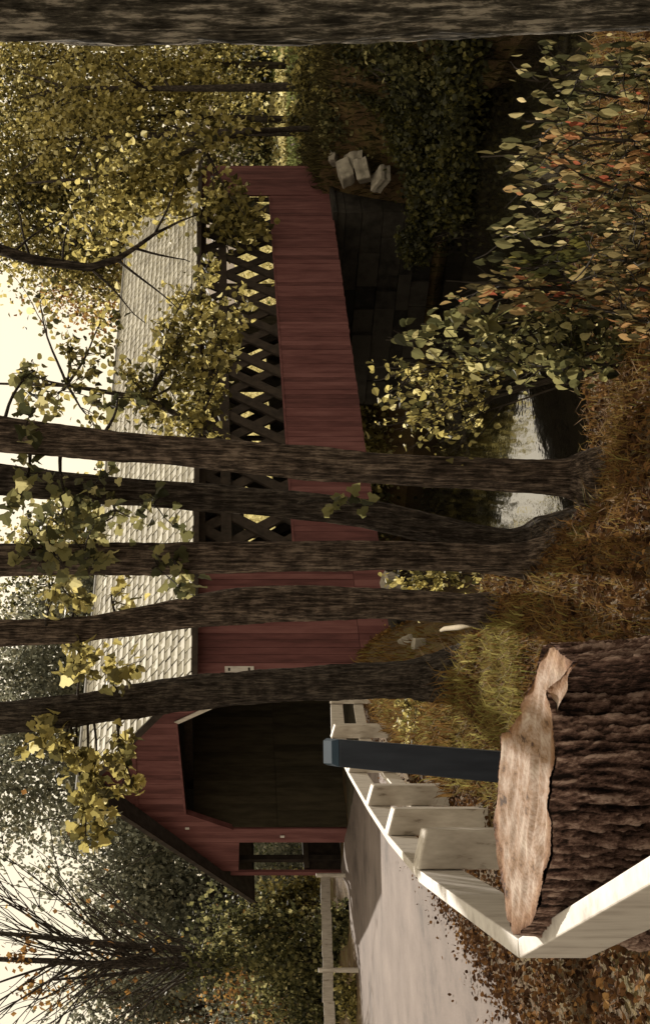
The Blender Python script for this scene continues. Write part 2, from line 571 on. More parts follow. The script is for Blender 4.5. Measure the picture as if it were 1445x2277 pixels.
# ================================================================== SETTING
def build_ground():
    xs = np.unique(np.concatenate([np.linspace(-400, -60, 18), np.linspace(-60, -14, 47), np.linspace(-14, 20, 171), np.linspace(20, 70, 51), np.linspace(70, 400, 18)]))
    ys = np.unique(np.concatenate([np.linspace(-40, -3, 12), np.linspace(-3, 34, 186), np.linspace(34, 80, 70), np.linspace(80, 600, 30)]))
    X, Y = np.meshgrid(xs, ys, indexing='ij')
    Z = height(X, Y)
    nx, ny = X.shape
    V = np.stack([X, Y, Z], -1).reshape(-1, 3)
    i, j = np.meshgrid(np.arange(nx - 1), np.arange(ny - 1), indexing='ij')
    a = (i * ny + j).ravel()
    Fc = np.stack([a, a + ny, a + ny + 1, a + 1], -1)
    return kind(link('ground', V, Fc, M['ground'], smooth=True), 'structure')


build_ground()
kind(link('river', [(-120, -20, WATER_Z), (160, -20, WATER_Z), (160, 180, WATER_Z), (-120, 180, WATER_Z)], [(0, 1, 2, 3)], M['water']), 'structure')


def build_road():
    ys = np.linspace(-8, 33.6, 140)
    right = np.interp(ys, [-8, 9, 14, 28, 29.4, 33.6], [-3.4, -3.5, -3.85, -4.15, -4.6, -9.0])
    left = np.interp(ys, [-8, 22, 28.6, 33.6], [-12.6, -12.0, -11.3, -9.4])
    n = 24
    V, Fc = [], []
    for k, y in enumerate(ys):
        for i in range(n + 1):
            t = i / n
            edge = 0.06 * math.sin(y * 3.1) + 0.05 * math.sin(y * 7.7 + 1) if i in (0, n) else 0
            x = right[k] + (left[k] - right[k]) * t + edge
            V.append((x, y, hz(x, y) + 0.012 + 0.03 * math.sin(math.pi * t)))
    for k in range(len(ys) - 1):
        for i in range(n):
            a = k * (n + 1) + i
            Fc.append((a, a + 1, a + n + 2, a + n + 1))
    kind(link('road', V, Fc, M['road'], smooth=True), 'structure')


build_road()

# ================================================================== COVERED BRIDGE
P0 = np.array((-3.70, 28.70))
LD = np.array((0.673, 0.740))        # along the bridge
SD = np.array((-0.740, 0.673))       # across, towards the walkway
LEN = 23.6
RIDGE_S, RIDGE_Z, TAN = 3.1, 6.05, 0.754
FLOOR = -0.45


def B(t, s, z):
    p = P0 + t * LD + s * SD
    return np.array((p[0], p[1], z))


def roof_z(s):
    return RIDGE_Z - TAN * abs(s - RIDGE_S)


def boxB(mb, t0, t1, s0, s1, z0, z1, r=None):
    mb.hexa([B(t0, s0, z0), B(t1, s0, z0), B(t1, s1, z0), B(t0, s1, z0), B(t0, s0, z1), B(t1, s0, z1), B(t1, s1, z1), B(t0, s1, z1)], r)


bridge = thing('covered_bridge', B(LEN / 2, 3, FLOOR), 'long barn-red covered bridge with lattice truss sides and white shingle roof', 'bridge')

# right side boards
mb = MB()
t = 0.0
while t < LEN:
    wd = random.uniform(0.17, 0.25)
    t1 = min(t + wd, LEN)
    off = random.uniform(0, 0.012)
    if t < 3.35:
        if t < 1.0:
            z0 = -0.72 + random.uniform(-.02, .02)
        else:
            z0 = -1.22 + random.uniform(-.05, .05)
        seam = -0.42 + (0.03 if t < 1.6 else 0)
        boxB(mb, t, t1 - 0.012, -0.05 - off, 0.0, seam + 0.012, 3.55)
        boxB(mb, t, t1 - 0.006, -0.05 - off * 0.6, 0.0, z0, seam)
    elif t > 21.45:
        boxB(mb, t, t1 - 0.006, -0.07 - off, 0.0, -1.16 + random.uniform(-.02, .02), 3.55)
    else:
        boxB(mb, t, t1 - 0.010, -0.05 - off, 0.0, -1.13 + random.uniform(-.012, .012), 0.92)
    t = t1
boxB(mb, 3.36, 21.44, -0.075, 0.03, 0.925, 0.975, 0.6)          # cap strip
boxB(mb, 0.0, 21.4, 0.006, 0.05, -1.0, 0.90, 0.1)               # backing girts
boxB(mb, 0.0, 3.3, 0.006, 0.05, 0.95, 3.5, 0.1)
mb.build('side_boards', M['red'], bridge)
# far side boards
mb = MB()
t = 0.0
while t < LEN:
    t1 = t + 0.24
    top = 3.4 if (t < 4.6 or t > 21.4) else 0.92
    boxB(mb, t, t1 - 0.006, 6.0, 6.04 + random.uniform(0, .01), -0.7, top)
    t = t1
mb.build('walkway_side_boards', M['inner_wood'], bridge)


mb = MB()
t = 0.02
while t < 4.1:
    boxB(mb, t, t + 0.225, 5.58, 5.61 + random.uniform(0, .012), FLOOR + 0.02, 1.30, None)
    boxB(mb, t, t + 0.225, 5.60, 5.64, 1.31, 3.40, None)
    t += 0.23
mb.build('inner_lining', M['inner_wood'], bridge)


# lattice trusses
def lattice(s0, name, sp, chords):
    mb = MB()
    z0, z1 = -0.9, 3.3
    hgt = z1 - z0
    run = hgt / 1.3
    half = 0.195
    for layer, sg in ((0, 1), (1, -1)):
        a = -run
        while a < LEN + run:
            ta, tb = (a, a + run) if sg > 0 else (a + run, a)
            if min(ta, tb) > 0.2 and max(ta, tb) < LEN - 0.2:
                s = s0 + layer * 0.075
                jz = random.uniform(-0.02, 0.02)
                mb.hexa([B(ta - half + jz, s, z0), B(ta + half + jz, s, z0), B(ta + half + jz, s + 0.07, z0), B(ta - half + jz, s + 0.07, z0),
                         B(tb - half + jz, s, z1), B(tb + half + jz, s, z1), B(tb + half + jz, s + 0.07, z1), B(tb - half + jz, s + 0.07, z1)])
            a += sp
    for z in chords:
        boxB(mb, 0.15, LEN - 0.15, s0 - 0.05 + 0.0, s0 - 0.004, z, z + 0.26)
    mb.build(name, M['dark_wood'], bridge)


lattice(0.14, 'lattice_truss', 1.03, (-0.75, 2.45, 3.1))
lattice(5.72, 'lattice_truss', 2.06, (-0.6, 3.1))
mb = MB()
for ts in (21.4, 22.6):
    boxB(mb, ts, ts + 0.2, 0.06, 0.13, -0.9, 3.5)
t = 1.5
while t < LEN:
    boxB(mb, t, t + 0.18, -0.1, 6.1, 3.42, 3.62)
    t += 2.4
mb.build('tie_beam', M['dark_wood'], bridge)

# floor
mb = MB()
t = -0.25
while t < LEN + 0.2:
    boxB(mb, t, t + 0.29, 0.06, 7.62, FLOOR - 0.12, FLOOR + random.uniform(0, 0.008))
    t += 0.3
for s in (0.2, 2.2, 4.0, 5.9, 7.4):
    boxB(mb, -0.2, LEN + .2, s, s + 0.25, FLOOR - 0.36, FLOOR - 0.125)
mb.build('floor', M['inner_wood'], bridge)

# portal wall with the chamfered opening
OPEN = [(0.48, 2.45), (1.40, 3.78), (4.95, 3.62), (5.62, 2.45)]


def open_top(s):
    return float(np.interp(s, [p[0] for p in OPEN], [p[1] for p in OPEN]))


mb = MB()
edges = [-0.05, 0.2, 0.48]
s = 0.48
while s < 5.55:
    s = min(s + random.uniform(0.16, 0.24), 5.62)
    edges.append(s)
if 5.62 - edges[-1] > 0.001:
    edges.append(5.62)
edges += [5.82, 6.02, 6.21, 6.4, 6.62, 6.84, 7.05, 7.28, 7.5]
for a, b in zip(edges[:-1], edges[1:]):
    if b - a < 0.02:
        continue
    b2 = b - 0.006
    if a >= 0.479 and b <= 5.621:
        za, zb = open_top(a), open_top(b2)
    elif a >= 6.2:
        za = zb = 2.25
    else:
        za = zb = FLOOR
    o = random.uniform(0, 0.012)
    ta, tb = -0.045 - o, 0.0
    ha, hb = roof_z(a) - 0.09, roof_z(b2) - 0.09
    mb.hexa([B(ta, a, za), B(ta, b2, zb), B(tb, b2, zb), B(tb, a, za), B(ta, a, ha), B(ta, b2, hb), B(tb, b2, hb), B(tb, a, ha)])
boxB(mb, -0.075, 0.0, 7.505, 7.66, FLOOR, 2.45, 0.5)
# horizontal drip board across the gable and thin batten
boxB(mb, -0.10, -0.058, 1.55, 4.6, 4.72, 4.80, 0.45)
mb.build('portal_boards', M['red'], bridge)
mb = MB()
for (sa, za), (sb, zb) in zip(OPEN[:-1], OPEN[1:]):
    mb.hexa([B(-0.07, sa, za - 0.05), B(-0.07, sb, zb - 0.05), B(0.08, sb, zb - 0.05), B(0.08, sa, za - 0.05),
             B(-0.07, sa, za - 0.002), B(-0.07, sb, zb - 0.002), B(0.08, sb, zb - 0.002), B(0.08, sa, za - 0.002)], 0.75)
mb.build('portal_trim', M['red'], bridge)
mb = MB()
mb.hexa([B(-0.09, 0.52, 2.42), B(-0.09, 1.42, 3.70), B(-0.03, 1.42, 3.70), B(-0.03, 0.52, 2.42),
         B(-0.09, 0.44, 2.52), B(-0.09, 1.36, 3.80), B(-0.071, 1.36, 3.80), B(-0.071, 0.44, 2.52)], 0.6)
mb.build('corner_brace', M['old_white'], bridge)
for s, z in ((5.9, 1.18), (5.55, 3.55)):
    mb = MB()
    boxB(mb, -0.085, -0.06, s - 0.035, s + 0.035, z - 0.05, z + 0.05, 0.9)
    mb.build('reflector', M['white_wood'], bridge)


# roof planes
def front(s):                       # the front edge of the roof leans out towards the ridge
    return -0.30 - 0.38 * max(0.0, 1 - abs(s - RIDGE_S) / 3.5)


SR = -0.42
SL = 8.55
mb = MB()
for s0, s1 in ((SR, RIDGE_S), (RIDGE_S, SL)):
    z0, z1 = roof_z(s0), roof_z(s1)
    mb.hexa([B(front(s0), s0, z0 - 0.09), B(LEN + .4, s0, z0 - 0.09), B(LEN + .4, s1, z1 - 0.09), B(front(s1), s1, z1 - 0.09),
             B(front(s0), s0, z0), B(LEN + .4, s0, z0), B(LEN + .4, s1, z1), B(front(s1), s1, z1)], 0.5)
roof = mb.build('roof', M['roof_gap'], bridge)
cs = 1 / math.sqrt(1 + TAN * TAN)
nrm_r = np.array((0, -TAN * cs, cs))           # (t, s, z) normal of the right plane


def shingles(sgn, s_eave, mat, name):
    mb = MB()
    run = abs(s_eave - RIDGE_S) / cs
    rows = int(run / 0.255)
    for k in range(rows + 1):
        d0 = run - k * 0.255 + 0.03           # slope distance from ridge of the butt
        d1 = max(d0 - 0.29, 0.0)
        t = -0.9 + random.uniform(0, 0.3)
        while t < LEN + 0.42:
            wd = random.uniform(0.24, 0.36)
            j = random.uniform(-0.022, 0.022)
            s0 = RIDGE_S - sgn * (d0 + j) * cs
            s1 = RIDGE_S - sgn * d1 * cs
            ta, tb = max(t, front(s0) - 0.02), min(t + wd, LEN + 0.42)
            if tb - ta > 0.06:
                la, lb = 0.012, 0.034 + random.uniform(0, 0.012)
                def q(tt, s_, lift):
                    return B(tt, s_ - sgn * lift * TAN * cs, roof_z(s_) + lift * cs)
                mb.hexa([q(ta, s0, la), q(tb, s0, la), q(tb, s1, 0.003), q(ta, s1, 0.003),
                         q(ta, s0, lb), q(tb, s0, lb), q(tb, s1, 0.013), q(ta, s1, 0.013)])
            t += wd + random.uniform(0.03, 0.075)
    return mb.build(name, mat, roof)


shingles(1, SR, M['shingle'], 'shingles')
shingles(-1, SL, M['grey_roof'], 'shingles')
mb = MB()
mb.tube([B(-0.68, RIDGE_S, RIDGE_Z + 0.02), B(LEN + .4, RIDGE_S, RIDGE_Z + 0.02)], [0.05, 0.05], 6, 0.5)
mb.build('ridge_cap', M['grey_roof'], roof)
# barge boards on the front and fascia on the eave
mb = MB()
for s0, s1 in ((SR, RIDGE_S), (RIDGE_S, SL)):
    z0, z1 = roof_z(s0), roof_z(s1)
    mb.hexa([B(front(s0) - .03, s0, z0 - 0.19), B(front(s0) - .002, s0, z0 - 0.19), B(front(s1) - .002, s1, z1 - 0.19), B(front(s1) - .03, s1, z1 - 0.19),
             B(front(s0) - .03, s0, z0 - 0.02), B(front(s0) - .002, s0, z0 - 0.02), B(front(s1) - .002, s1, z1 - 0.02), B(front(s1) - .03, s1, z1 - 0.02)], 0.2)
mb.build('barge_board', M['dark_wood'], roof)
mb = MB()
boxB(mb, -0.28, LEN + .38, SR - 0.03, SR - 0.002, roof_z(SR) - 0.14, roof_z(SR) - 0.015, 0.3)
boxB(mb, -0.28, LEN + .38, SL + 0.002, SL + 0.03, roof_z(SL) - 0.14, roof_z(SL) - 0.015, 0.3)
mb.build('fascia', M['dark_wood'], roof)
# walkway railing and posts on the far side
mb = MB()
t = 0.3
while t < LEN:
    boxB(mb, t, t + 0.14, 7.5, 7.64, FLOOR, 2.5)
    t += 2.9
boxB(mb, 0.05, LEN, 7.645, 7.69, FLOOR, 0.55)
boxB(mb, 0.05, LEN, 7.46, 7.495, 0.42, 0.56)
boxB(mb, 0.05, LEN, 7.5, 7.66, 2.51, 2.66)
mb.build('walkway_railing', M['dark_wood'], bridge)
# white notice on the side wall by the corner
mb = MB()
boxB(mb, 0.16, 0.32, -0.095, -0.066, 2.02, 2.66, 0.9)
sg = mb.build('notice_board', M['white_wood'], None)
bl = MB()
for z in (2.10, 2.54):
    bl = MB()
    boxB(bl, 0.185, 0.185 + random.uniform(0.07, 0.11), -0.0975, -0.0952, z, z + 0.05, 0.1)
    bl.build('marking', M['dark_wood'], sg)
sg_label = (sg, 'narrow white notice board fixed to the red bridge wall near the portal corner', 'sign')
tag(*sg_label)


# abutments
def abutment(ta, tb, label, top, bottom, pale=False):
    c = B((ta + tb) / 2, 3.5, bottom)
    root = thing('stone_abutment', c, label, 'abutment', 'stone abutments of the bridge')
    mb = MB()
    z = bottom
    while z < top - 0.1:
        hh = min(random.uniform(0.45, 0.75), top - z)
        s = -0.25
        while s < 7.7:
            wd = random.uniform(0.6, 1.7)
            j = random.uniform(0, 0.2)
            boxB(mb, ta + j, tb - j, s + 0.01, min(s + wd, 7.8) - 0.012, z + 0.01, z + hh - 0.01)
            s += wd
        z += hh
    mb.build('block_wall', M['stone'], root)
    mb = MB()
    s = -0.35
    while s < 7.7:
        boxB(mb, ta - 0.05, tb + 0.05, s, s + 1.2, top + 0.002, top + 0.14)
        s += 1.215
    mb.build('cap_stone', M['stone'], root)


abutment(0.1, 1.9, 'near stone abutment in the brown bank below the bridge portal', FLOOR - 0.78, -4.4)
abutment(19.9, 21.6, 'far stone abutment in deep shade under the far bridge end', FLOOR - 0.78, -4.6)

# ================================================================== FENCES
ROADSIDE = [(at(505, 1620, 2.9), False), (at(190, 1150, 5.2), True), (at(345, 927, 8.0), True), (at(420, 862, 10.5), True), (at(486, 818, 13.0), True),
            (at(560, 775, 16.4), True), (at(637, 737, 20.0), True), (at(712, 735, 24.0), True), (at(742, 745, 28.0), False)]
ROADSIDE[0] = (np.array((-0.55, 2.75, 1.80)), True)
fence = thing('guard_fence', (ROADSIDE[1][0][0], ROADSIDE[1][0][1], hz(*ROADSIDE[1][0][:2])), 'white plank guard fence along the road, turning sharply beside the big stump', 'fence')


def unit2(a, b):
    d = np.array(b[:2]) - np.array(a[:2])
    return d / np.linalg.norm(d)


def plank(mb, a, b, side, z_top_a, z_top_b, hgt, thick, r=None, pa=0, pb=0):
    """a plank on edge from a to b, offset to the road side"""
    d = unit2(a, b)
    n = np.array((-d[1], d[0])) * side
    A, Bq = np.array(a[:2]) - d * pa, np.array(b[:2]) + d * pb
    o0, o1 = n * 0.0, n * thick
    mk = lambda q, o, z: (q[0] + o[0], q[1] + o[1], z)
    mb.hexa([mk(A, o0, z_top_a - hgt), mk(Bq, o0, z_top_b - hgt), mk(Bq, o1, z_top_b - hgt), mk(A, o1, z_top_a - hgt),
             mk(A, o0, z_top_a), mk(Bq, o0, z_top_b), mk(Bq, o1, z_top_b), mk(A, o1, z_top_a)], r)


pts = [p for p, _ in ROADSIDE]
for i in range(len(pts) - 1):
    a, b = pts[i], pts[i + 1]
    for lvl, (dz, hh) in enumerate(((0.0, 0.27 if i < 2 else 0.22), (0.42, 0.17))):
        if lvl == 1 and i < 3:
            continue
        mb = MB()
        plank(mb, a, b, 1, a[2] - dz, b[2] - dz, hh, 0.075 if i < 2 else 0.06, 0.6, 0.0, -0.004)
        r_ = mb.build('rail', M['white_wood'] if i < 2 else M['old_white'], fence)
        bv = r_.modifiers.new('bevel', 'BEVEL')
        bv.width = 0.006
        bv.segments = 2
for i, p in enumerate(pts):
    if i == 0 or i == len(pts) - 1:
        d = unit2(pts[max(i - 1, 0)], pts[min(i + 1, len(pts) - 1)])
    elif i == 1:
        d = unit2(pts[0], pts[1])
    else:
        d = unit2(pts[i], pts[min(i + 1, len(pts) - 1)])
    n = np.array((d[1], -d[0]))
    wdt = 0.21 if i < 6 else 0.2
    tk = [0.2, 0.2, 0.235, 0.21, 0.2, 0.2][i] if i < 6 else 0.2
    c = p[:2] + n * (tk / 2 + 0.006) - (d * 0.2 if i == 1 else 0)
    g = hz(c[0], c[1])
    zt = p[2] + (0.015 if i > 1 else -0.06)
    mb = MB()
    e0, e1 = d * wdt / 2, n * tk / 2
    dip = 0.06
    q = [c - e0 - e1, c + e0 - e1, c + e0 + e1, c - e0 + e1]
    lean = d * random.uniform(-.03, .03)
    mb.hexa([(*k, g - 0.2) for k in q] + [(*(q[0] + lean), zt), (*(q[1] + lean), zt), (*(q[2] + lean), zt - dip), (*(q[3] + lean), zt - dip)], 0.5)
    o = mb.build('post', M['old_white'], fence)
    bv = o.modifiers.new('bevel', 'BEVEL')
    bv.width = 0.012
    bv.segments = 2

# rail across the road on the left
A, Bp = at(-60, 722, 28.2), at(336, 711, 33.2)
lf = thing('guard_rail', ((A[0] + Bp[0]) / 2, (A[1] + Bp[1]) / 2, -0.46), 'weathered white single rail on posts across the road, before the yellow bushes', 'guard rail')
mb = MB()
for i in range(4):
    a = A + (Bp - A) * i / 4
    b = A + (Bp - A) * (i + 1) / 4
    plank(mb, a, b, 1, a[2] + random.uniform(-.02, .02), b[2] + random.uniform(-.02, .02), 0.24, 0.06, None, 0, -0.006)
mb.build('rail', M['old_white'], lf)
for f in (0.02, 0.42, 0.99):
    p = A + (Bp - A) * f
    mb = MB()
    g = hz(p[0], p[1])
    mb.tube([(p[0], p[1] - 0.075, g - 0.1), (p[0], p[1] - 0.075, p[2] + 0.10)], [0.06, 0.055], 8, 0.5)
    mb.build('post', M['old_white'], lf)

# blue post
pb, ptop = at(556, 1300, 7.0), at(604, 751, 7.0)
root = thing('blue_post', (pb[0], pb[1], hz(pb[0], pb[1])), 'square dark blue post with pale blue slanted top, leaning behind the stump', 'post')
g = hz(pb[0], pb[1]) - 0.1
ax = np.array((ptop - pb) / (ptop[2] - pb[2]))
base = pb + ax * (g - pb[2])
mb = MB()
R2 = lambda c, hw, hd, ang: [c + np.array((math.cos(ang) * a - math.sin(ang) * b, math.sin(ang) * a + math.cos(ang) * b, 0)) for a, b in ((-hw, -hd), (hw, -hd), (hw, hd), (-hw, hd))]
b4 = R2(base, .088, .088, 0.12)
t4 = R2(ptop, .072, .072, 0.12)
t4[2][2] += 0.05
t4[3][2] += 0.05
mb.hexa(b4 + t4, 0.5)
o = mb.build('shaft', M['blue'], root)
bv = o.modifiers.new('bevel', 'BEVEL')
bv.width = 0.006
bv.segments = 2
mb = MB()
c4 = [q + (ax * 0.002) for q in t4]
c5 = [q.copy() for q in c4]
c5[0] += (0.012, 0.03, 0.035); c5[1] += (-0.012, 0.03, 0.035); c5[2] += (-.012, -.012, 0.02); c5[3] += (.012, -.012, 0.02)
mb.hexa(c4 + c5, 0.5)
mb.build('slanted_top', M['blue_cap'], root)

# ================================================================== STUMP
TOPZ = 1.85
outl = [(200, 1160), (222, 1178), (262, 1196), (310, 1212), (345, 1222), (420, 1226), (500, 1226), (590, 1230), (660, 1231), (715, 1224), (742, 1216), (775, 1240), (806, 1262),
        (822, 1238), (848, 1212), (838, 1194), (800, 1184), (745, 1175), (700, 1160), (655, 1140), (640, 1110), (600, 1106), (500, 1105), (400, 1107), (320, 1112), (262, 1118), (225, 1132), (198, 1146)]
ring = []
for u, v in outl:
    d = (H - TOPZ) * F / (v - HOR)
    ring.append(((u - 1138.5) / F * d, d))
ring = np.array(ring)
ctr = ring.mean(0)
cl = np.vstack([ring, ring[:1]])
sl = np.concatenate([[0], np.cumsum(np.hypot(*np.diff(cl, axis=0).T))])
NR = 640
ss = np.linspace(0, sl[-1], NR, endpoint=False)
rx, ry = np.interp(ss, sl, cl[:, 0]), np.interp(ss, sl, cl[:, 1])
stump = thing('tree_stump', (ctr[0], ctr[1], hz(*ctr)), 'huge rough-barked tree stump with a weathered sawn top beside the white fence', 'stump')
g0 = hz(*ctr) - 0.35
rows = 150
ang = np.arctan2(ry - ctr[1], rx - ctr[0])
rad0 = np.hypot(rx - ctr[0], ry - ctr[1])
th = np.linspace(0, 2 * math.pi, NR, endpoint=False)
smooth_r = 0.5 * np.ones(NR)
V, RG = [], []
ph = rng.uniform(0, 6.28, 40)
for k in range(rows + 1):
    f = k / rows
    z = TOPZ + (g0 - TOPZ) * f
    bl_ = min(1.0, f * 2.5)
    ridg = np.zeros(NR)
    for m_, (fr, am) in enumerate(((31, .6), (47, .8), (79, .8), (127, .6))):
        wv = fr * th + 1.6 * np.sin(z * (5 + m_ * 1.7) + ph[m_] + 3 * th) + 0.8 * np.sin(z * 13 + ph[m_ + 5] + 9 * th)
        ridg += am * (1 - 2 * np.abs(np.sin(wv / 2)))
    fine = sum(np.sin(th * f_ + z * g_ + ph[20 + q_] + 2.1 * np.sin(z * h_ + th * 5 + q_)) for q_, (f_, g_, h_) in enumerate(((71, 31, 17), (131, -47, 29), (173, 83, 23), (113, 61, 41)))) / 2 + 0.6 * rng.normal(size=NR)
    crack = np.sin(z * 55 + 3 * np.sin(11 * th + z * 7) + ph[9]) * np.sin(29 * th + ph[12])
    amp = 0.016 * min(1.0, 0.06 + f * 8)
    flare = 0.03 * f + 0.17 * f ** 2.2 + 0.05 * f * np.sin(5 * th + 1.0)
    rr = rad0 * (1 - 0.0 * f) + flare + amp * ridg + (0.005 * crack + 0.004 * fine) * min(1, f * 10)
    # fill the narrow right-hand lobe a little lower down
    RG.append(np.clip(0.5 + 0.17 * ridg + 0.10 * crack + 0.12 * fine, 0, 1))
    V.append(np.stack([ctr[0] + rr * np.cos(ang), ctr[1] + rr * np.sin(ang), np.full(NR, z)], -1))
V = np.array(V)
topz = 0.007 * np.sin(7 * ang) + 0.003 * np.sin(19 * ang + 1) + 0.0012 * rng.normal(size=NR)
right_drop = -0.035 * sstep(0.30, 0.5, V[0][:, 0] - ctr[0])
V[0][:, 2] += topz + right_drop
V[1][:, 2] += (topz + right_drop) * 0.8
Fc = []
idx = lambda k, i: k * NR + i % NR
for k in range(rows):
    for i in range(NR):
        Fc.append((idx(k, i), idx(k, i + 1), idx(k + 1, i + 1), idx(k + 1, i)))
link('bark', V.reshape(-1, 3), np.array(Fc), M['stump_bark'], stump, rnd=np.array(RG).ravel(), smooth=True)
# sawn top: concentric rings inwards with chisel relief
TR = 34
TV = []
for k in range(TR + 1):
    f = 1 - k / TR
    x = ctr[0] + (V[0][:, 0] - ctr[0]) * f
    y = ctr[1] + (V[0][:, 1] - ctr[1]) * f
    z = TOPZ + topz * f ** 14 + right_drop * f ** 2 + 0.004
    z = z + 0.006 * np.sin(x * 9 + 2 * np.sin(y * 17)) * (0.3 + 0.7 * f) + 0.003 * np.sin(y * 46 + 2.2 * np.sin(x * 7)) + 0.002 * np.sin(x * 31 + y * 80) - 0.012 * (1 - f)
    z = z - 0.05 * sstep(0.06, 0.0, np.abs(y - ctr[1] - 0.02 + 0.08 * np.sin(x * 5))) * sstep(0.5, 0.2, f) * 0.3
    TV.append(np.stack([x, y, z], -1))
TV = np.array(TV)
TF = []
for k in range(TR):
    for i in range(NR):
        TF.append((idx(k, i), idx(k + 1, i), idx(k + 1, i + 1), idx(k, i + 1)))
link('cut_top', TV.reshape(-1, 3), np.array(TF), M['cut'], stump, rnd=np.repeat(1 - np.arange(TR + 1) / TR, NR), smooth=True)


# ================================================================== TREES ON THE BANK
def trunk_from_pixels(rows_px, d, wsc=1.0, lift=True, nseg=20):
    """rows_px: (v, u_centre, width px), top to bottom; returns pts bottom to top and radii"""
    P, R = [], []
    for v, u, wpx in rows_px:
        P.append(at(u, v, d))
        R.append(0.5 * wpx * d / F * wsc)
    P, R = P[::-1], R[::-1]
    # resample smooth
    P = np.array(P)
    n = len(P)
    tt = np.linspace(0, n - 1, n * 7)
    Q = np.stack([np.interp(tt, range(n), P[:, k]) for k in range(3)], -1)
    Rr = np.interp(tt, range(n), R)
    ker = np.ones(7) / 7
    for k in range(3):
        pad = np.pad(Q[:, k], 3, mode='reflect', reflect_type='odd')
        Q[:, k] = np.convolve(pad, ker, 'valid')
    pad = np.pad(Rr, 3, mode='edge')
    Rr = np.convolve(pad, ker, 'valid')
    return Q, Rr


def bark_tube(name, Q, R, mat, parent, n=40, rough=0.06):
    """a trunk surface with geometric furrows"""
    V = []
    m = len(Q)
    ph = rng.uniform(0, 6, 8)
    L = np.concatenate([[0], np.cumsum(np.linalg.norm(np.diff(Q, axis=0), axis=1))])
    tot = L[-1]
    K = max(int(tot / 0.035), m)
    K = min(K, 220)
    li = np.linspace(0, tot, K)
    C = np.stack([np.interp(li, L, Q[:, k]) for k in range(3)], -1)
    Rr = np.interp(li, L, R)
    th = np.linspace(0, 2 * math.pi, n, endpoint=False)
    for i in range(K):
        t = C[min(i + 1, K - 1)] - C[max(i - 1, 0)]
        t /= np.linalg.norm(t)
        x = np.cross(t, (0, 1, 0.02))
        x /= np.linalg.norm(x)
        y = np.cross(t, x)
        z = li[i]
        rdg = 0.6 * (1 - 2 * np.abs(np.sin(0.5 * (11 * th + 1.3 * np.sin(z * 4 + ph[0] + 2 * th))))) + 0.5 * np.sin(17 * th + 1.2 * np.sin(z * 7 + ph[1])) + 0.5 * np.sin(3 * th + z * 1.1 + ph[2]) + 0.25 * np.sin(2 * th + z * 9 + ph[3])
        r = Rr[i] * (1 + rough * rdg + rng.normal(size=n) * 0.012)
        V.append(C[i] + r[:, None] * (np.cos(th)[:, None] * x + np.sin(th)[:, None] * y))
    V = np.array(V)
    i, j = np.meshgrid(np.arange(K - 1), np.arange(n), indexing='ij')
    j2 = (j + 1) % n
    Fc = np.stack([i * n + j, i * n + j2, (i + 1) * n + j2, (i + 1) * n + j], -1).reshape(-1, 4)
    return link(name, V.reshape(-1, 3), Fc, mat, parent, smooth=True)


def leaf_twigs(clusters, d_default, start_pts, root, per=9, twig_r=0.006):
    """clusters: (u, v, ru, rv, n, depth); draws twigs into each cluster and returns leaf points"""
    out = []
    for (u, v, ru, rv, n, d) in clusters:
        mbr = MB()
        c = at(u, v, d)
        i = np.argmin([np.linalg.norm(np.asarray(s) - c) + (0 if s[2] > c[2] - 0.1 else 0.8) for s in start_pts])
        s0 = np.asarray(start_pts[i])
        main = wiggle(s0, c, 7, 0.05, 0.05)
        mbr.tube(main, np.linspace(0.016, 0.006, 8), 5)
        nt_ = max(2, n // per)
        for _ in range(nt_):
            a = rng.uniform(-1, 1, 3)
            e = c + np.array((a[0] * ru * d / F, a[1] * 0.5, a[2] * rv * d / F))
            b0 = main[rng.integers(4, 8)]
            tw = wiggle(b0, e, 5, 0.06, 0.06)
            mbr.tube(tw, np.linspace(twig_r, 0.0025, 6), 4, cap=False)
            for k in range(per):
                q = tw[rng.integers(1, 6)] + rng.normal(size=3) * 0.045
                out.append(q)
        mbr.build('branch', M['bark_dark'], root, smooth=True)
    return np.array(out)


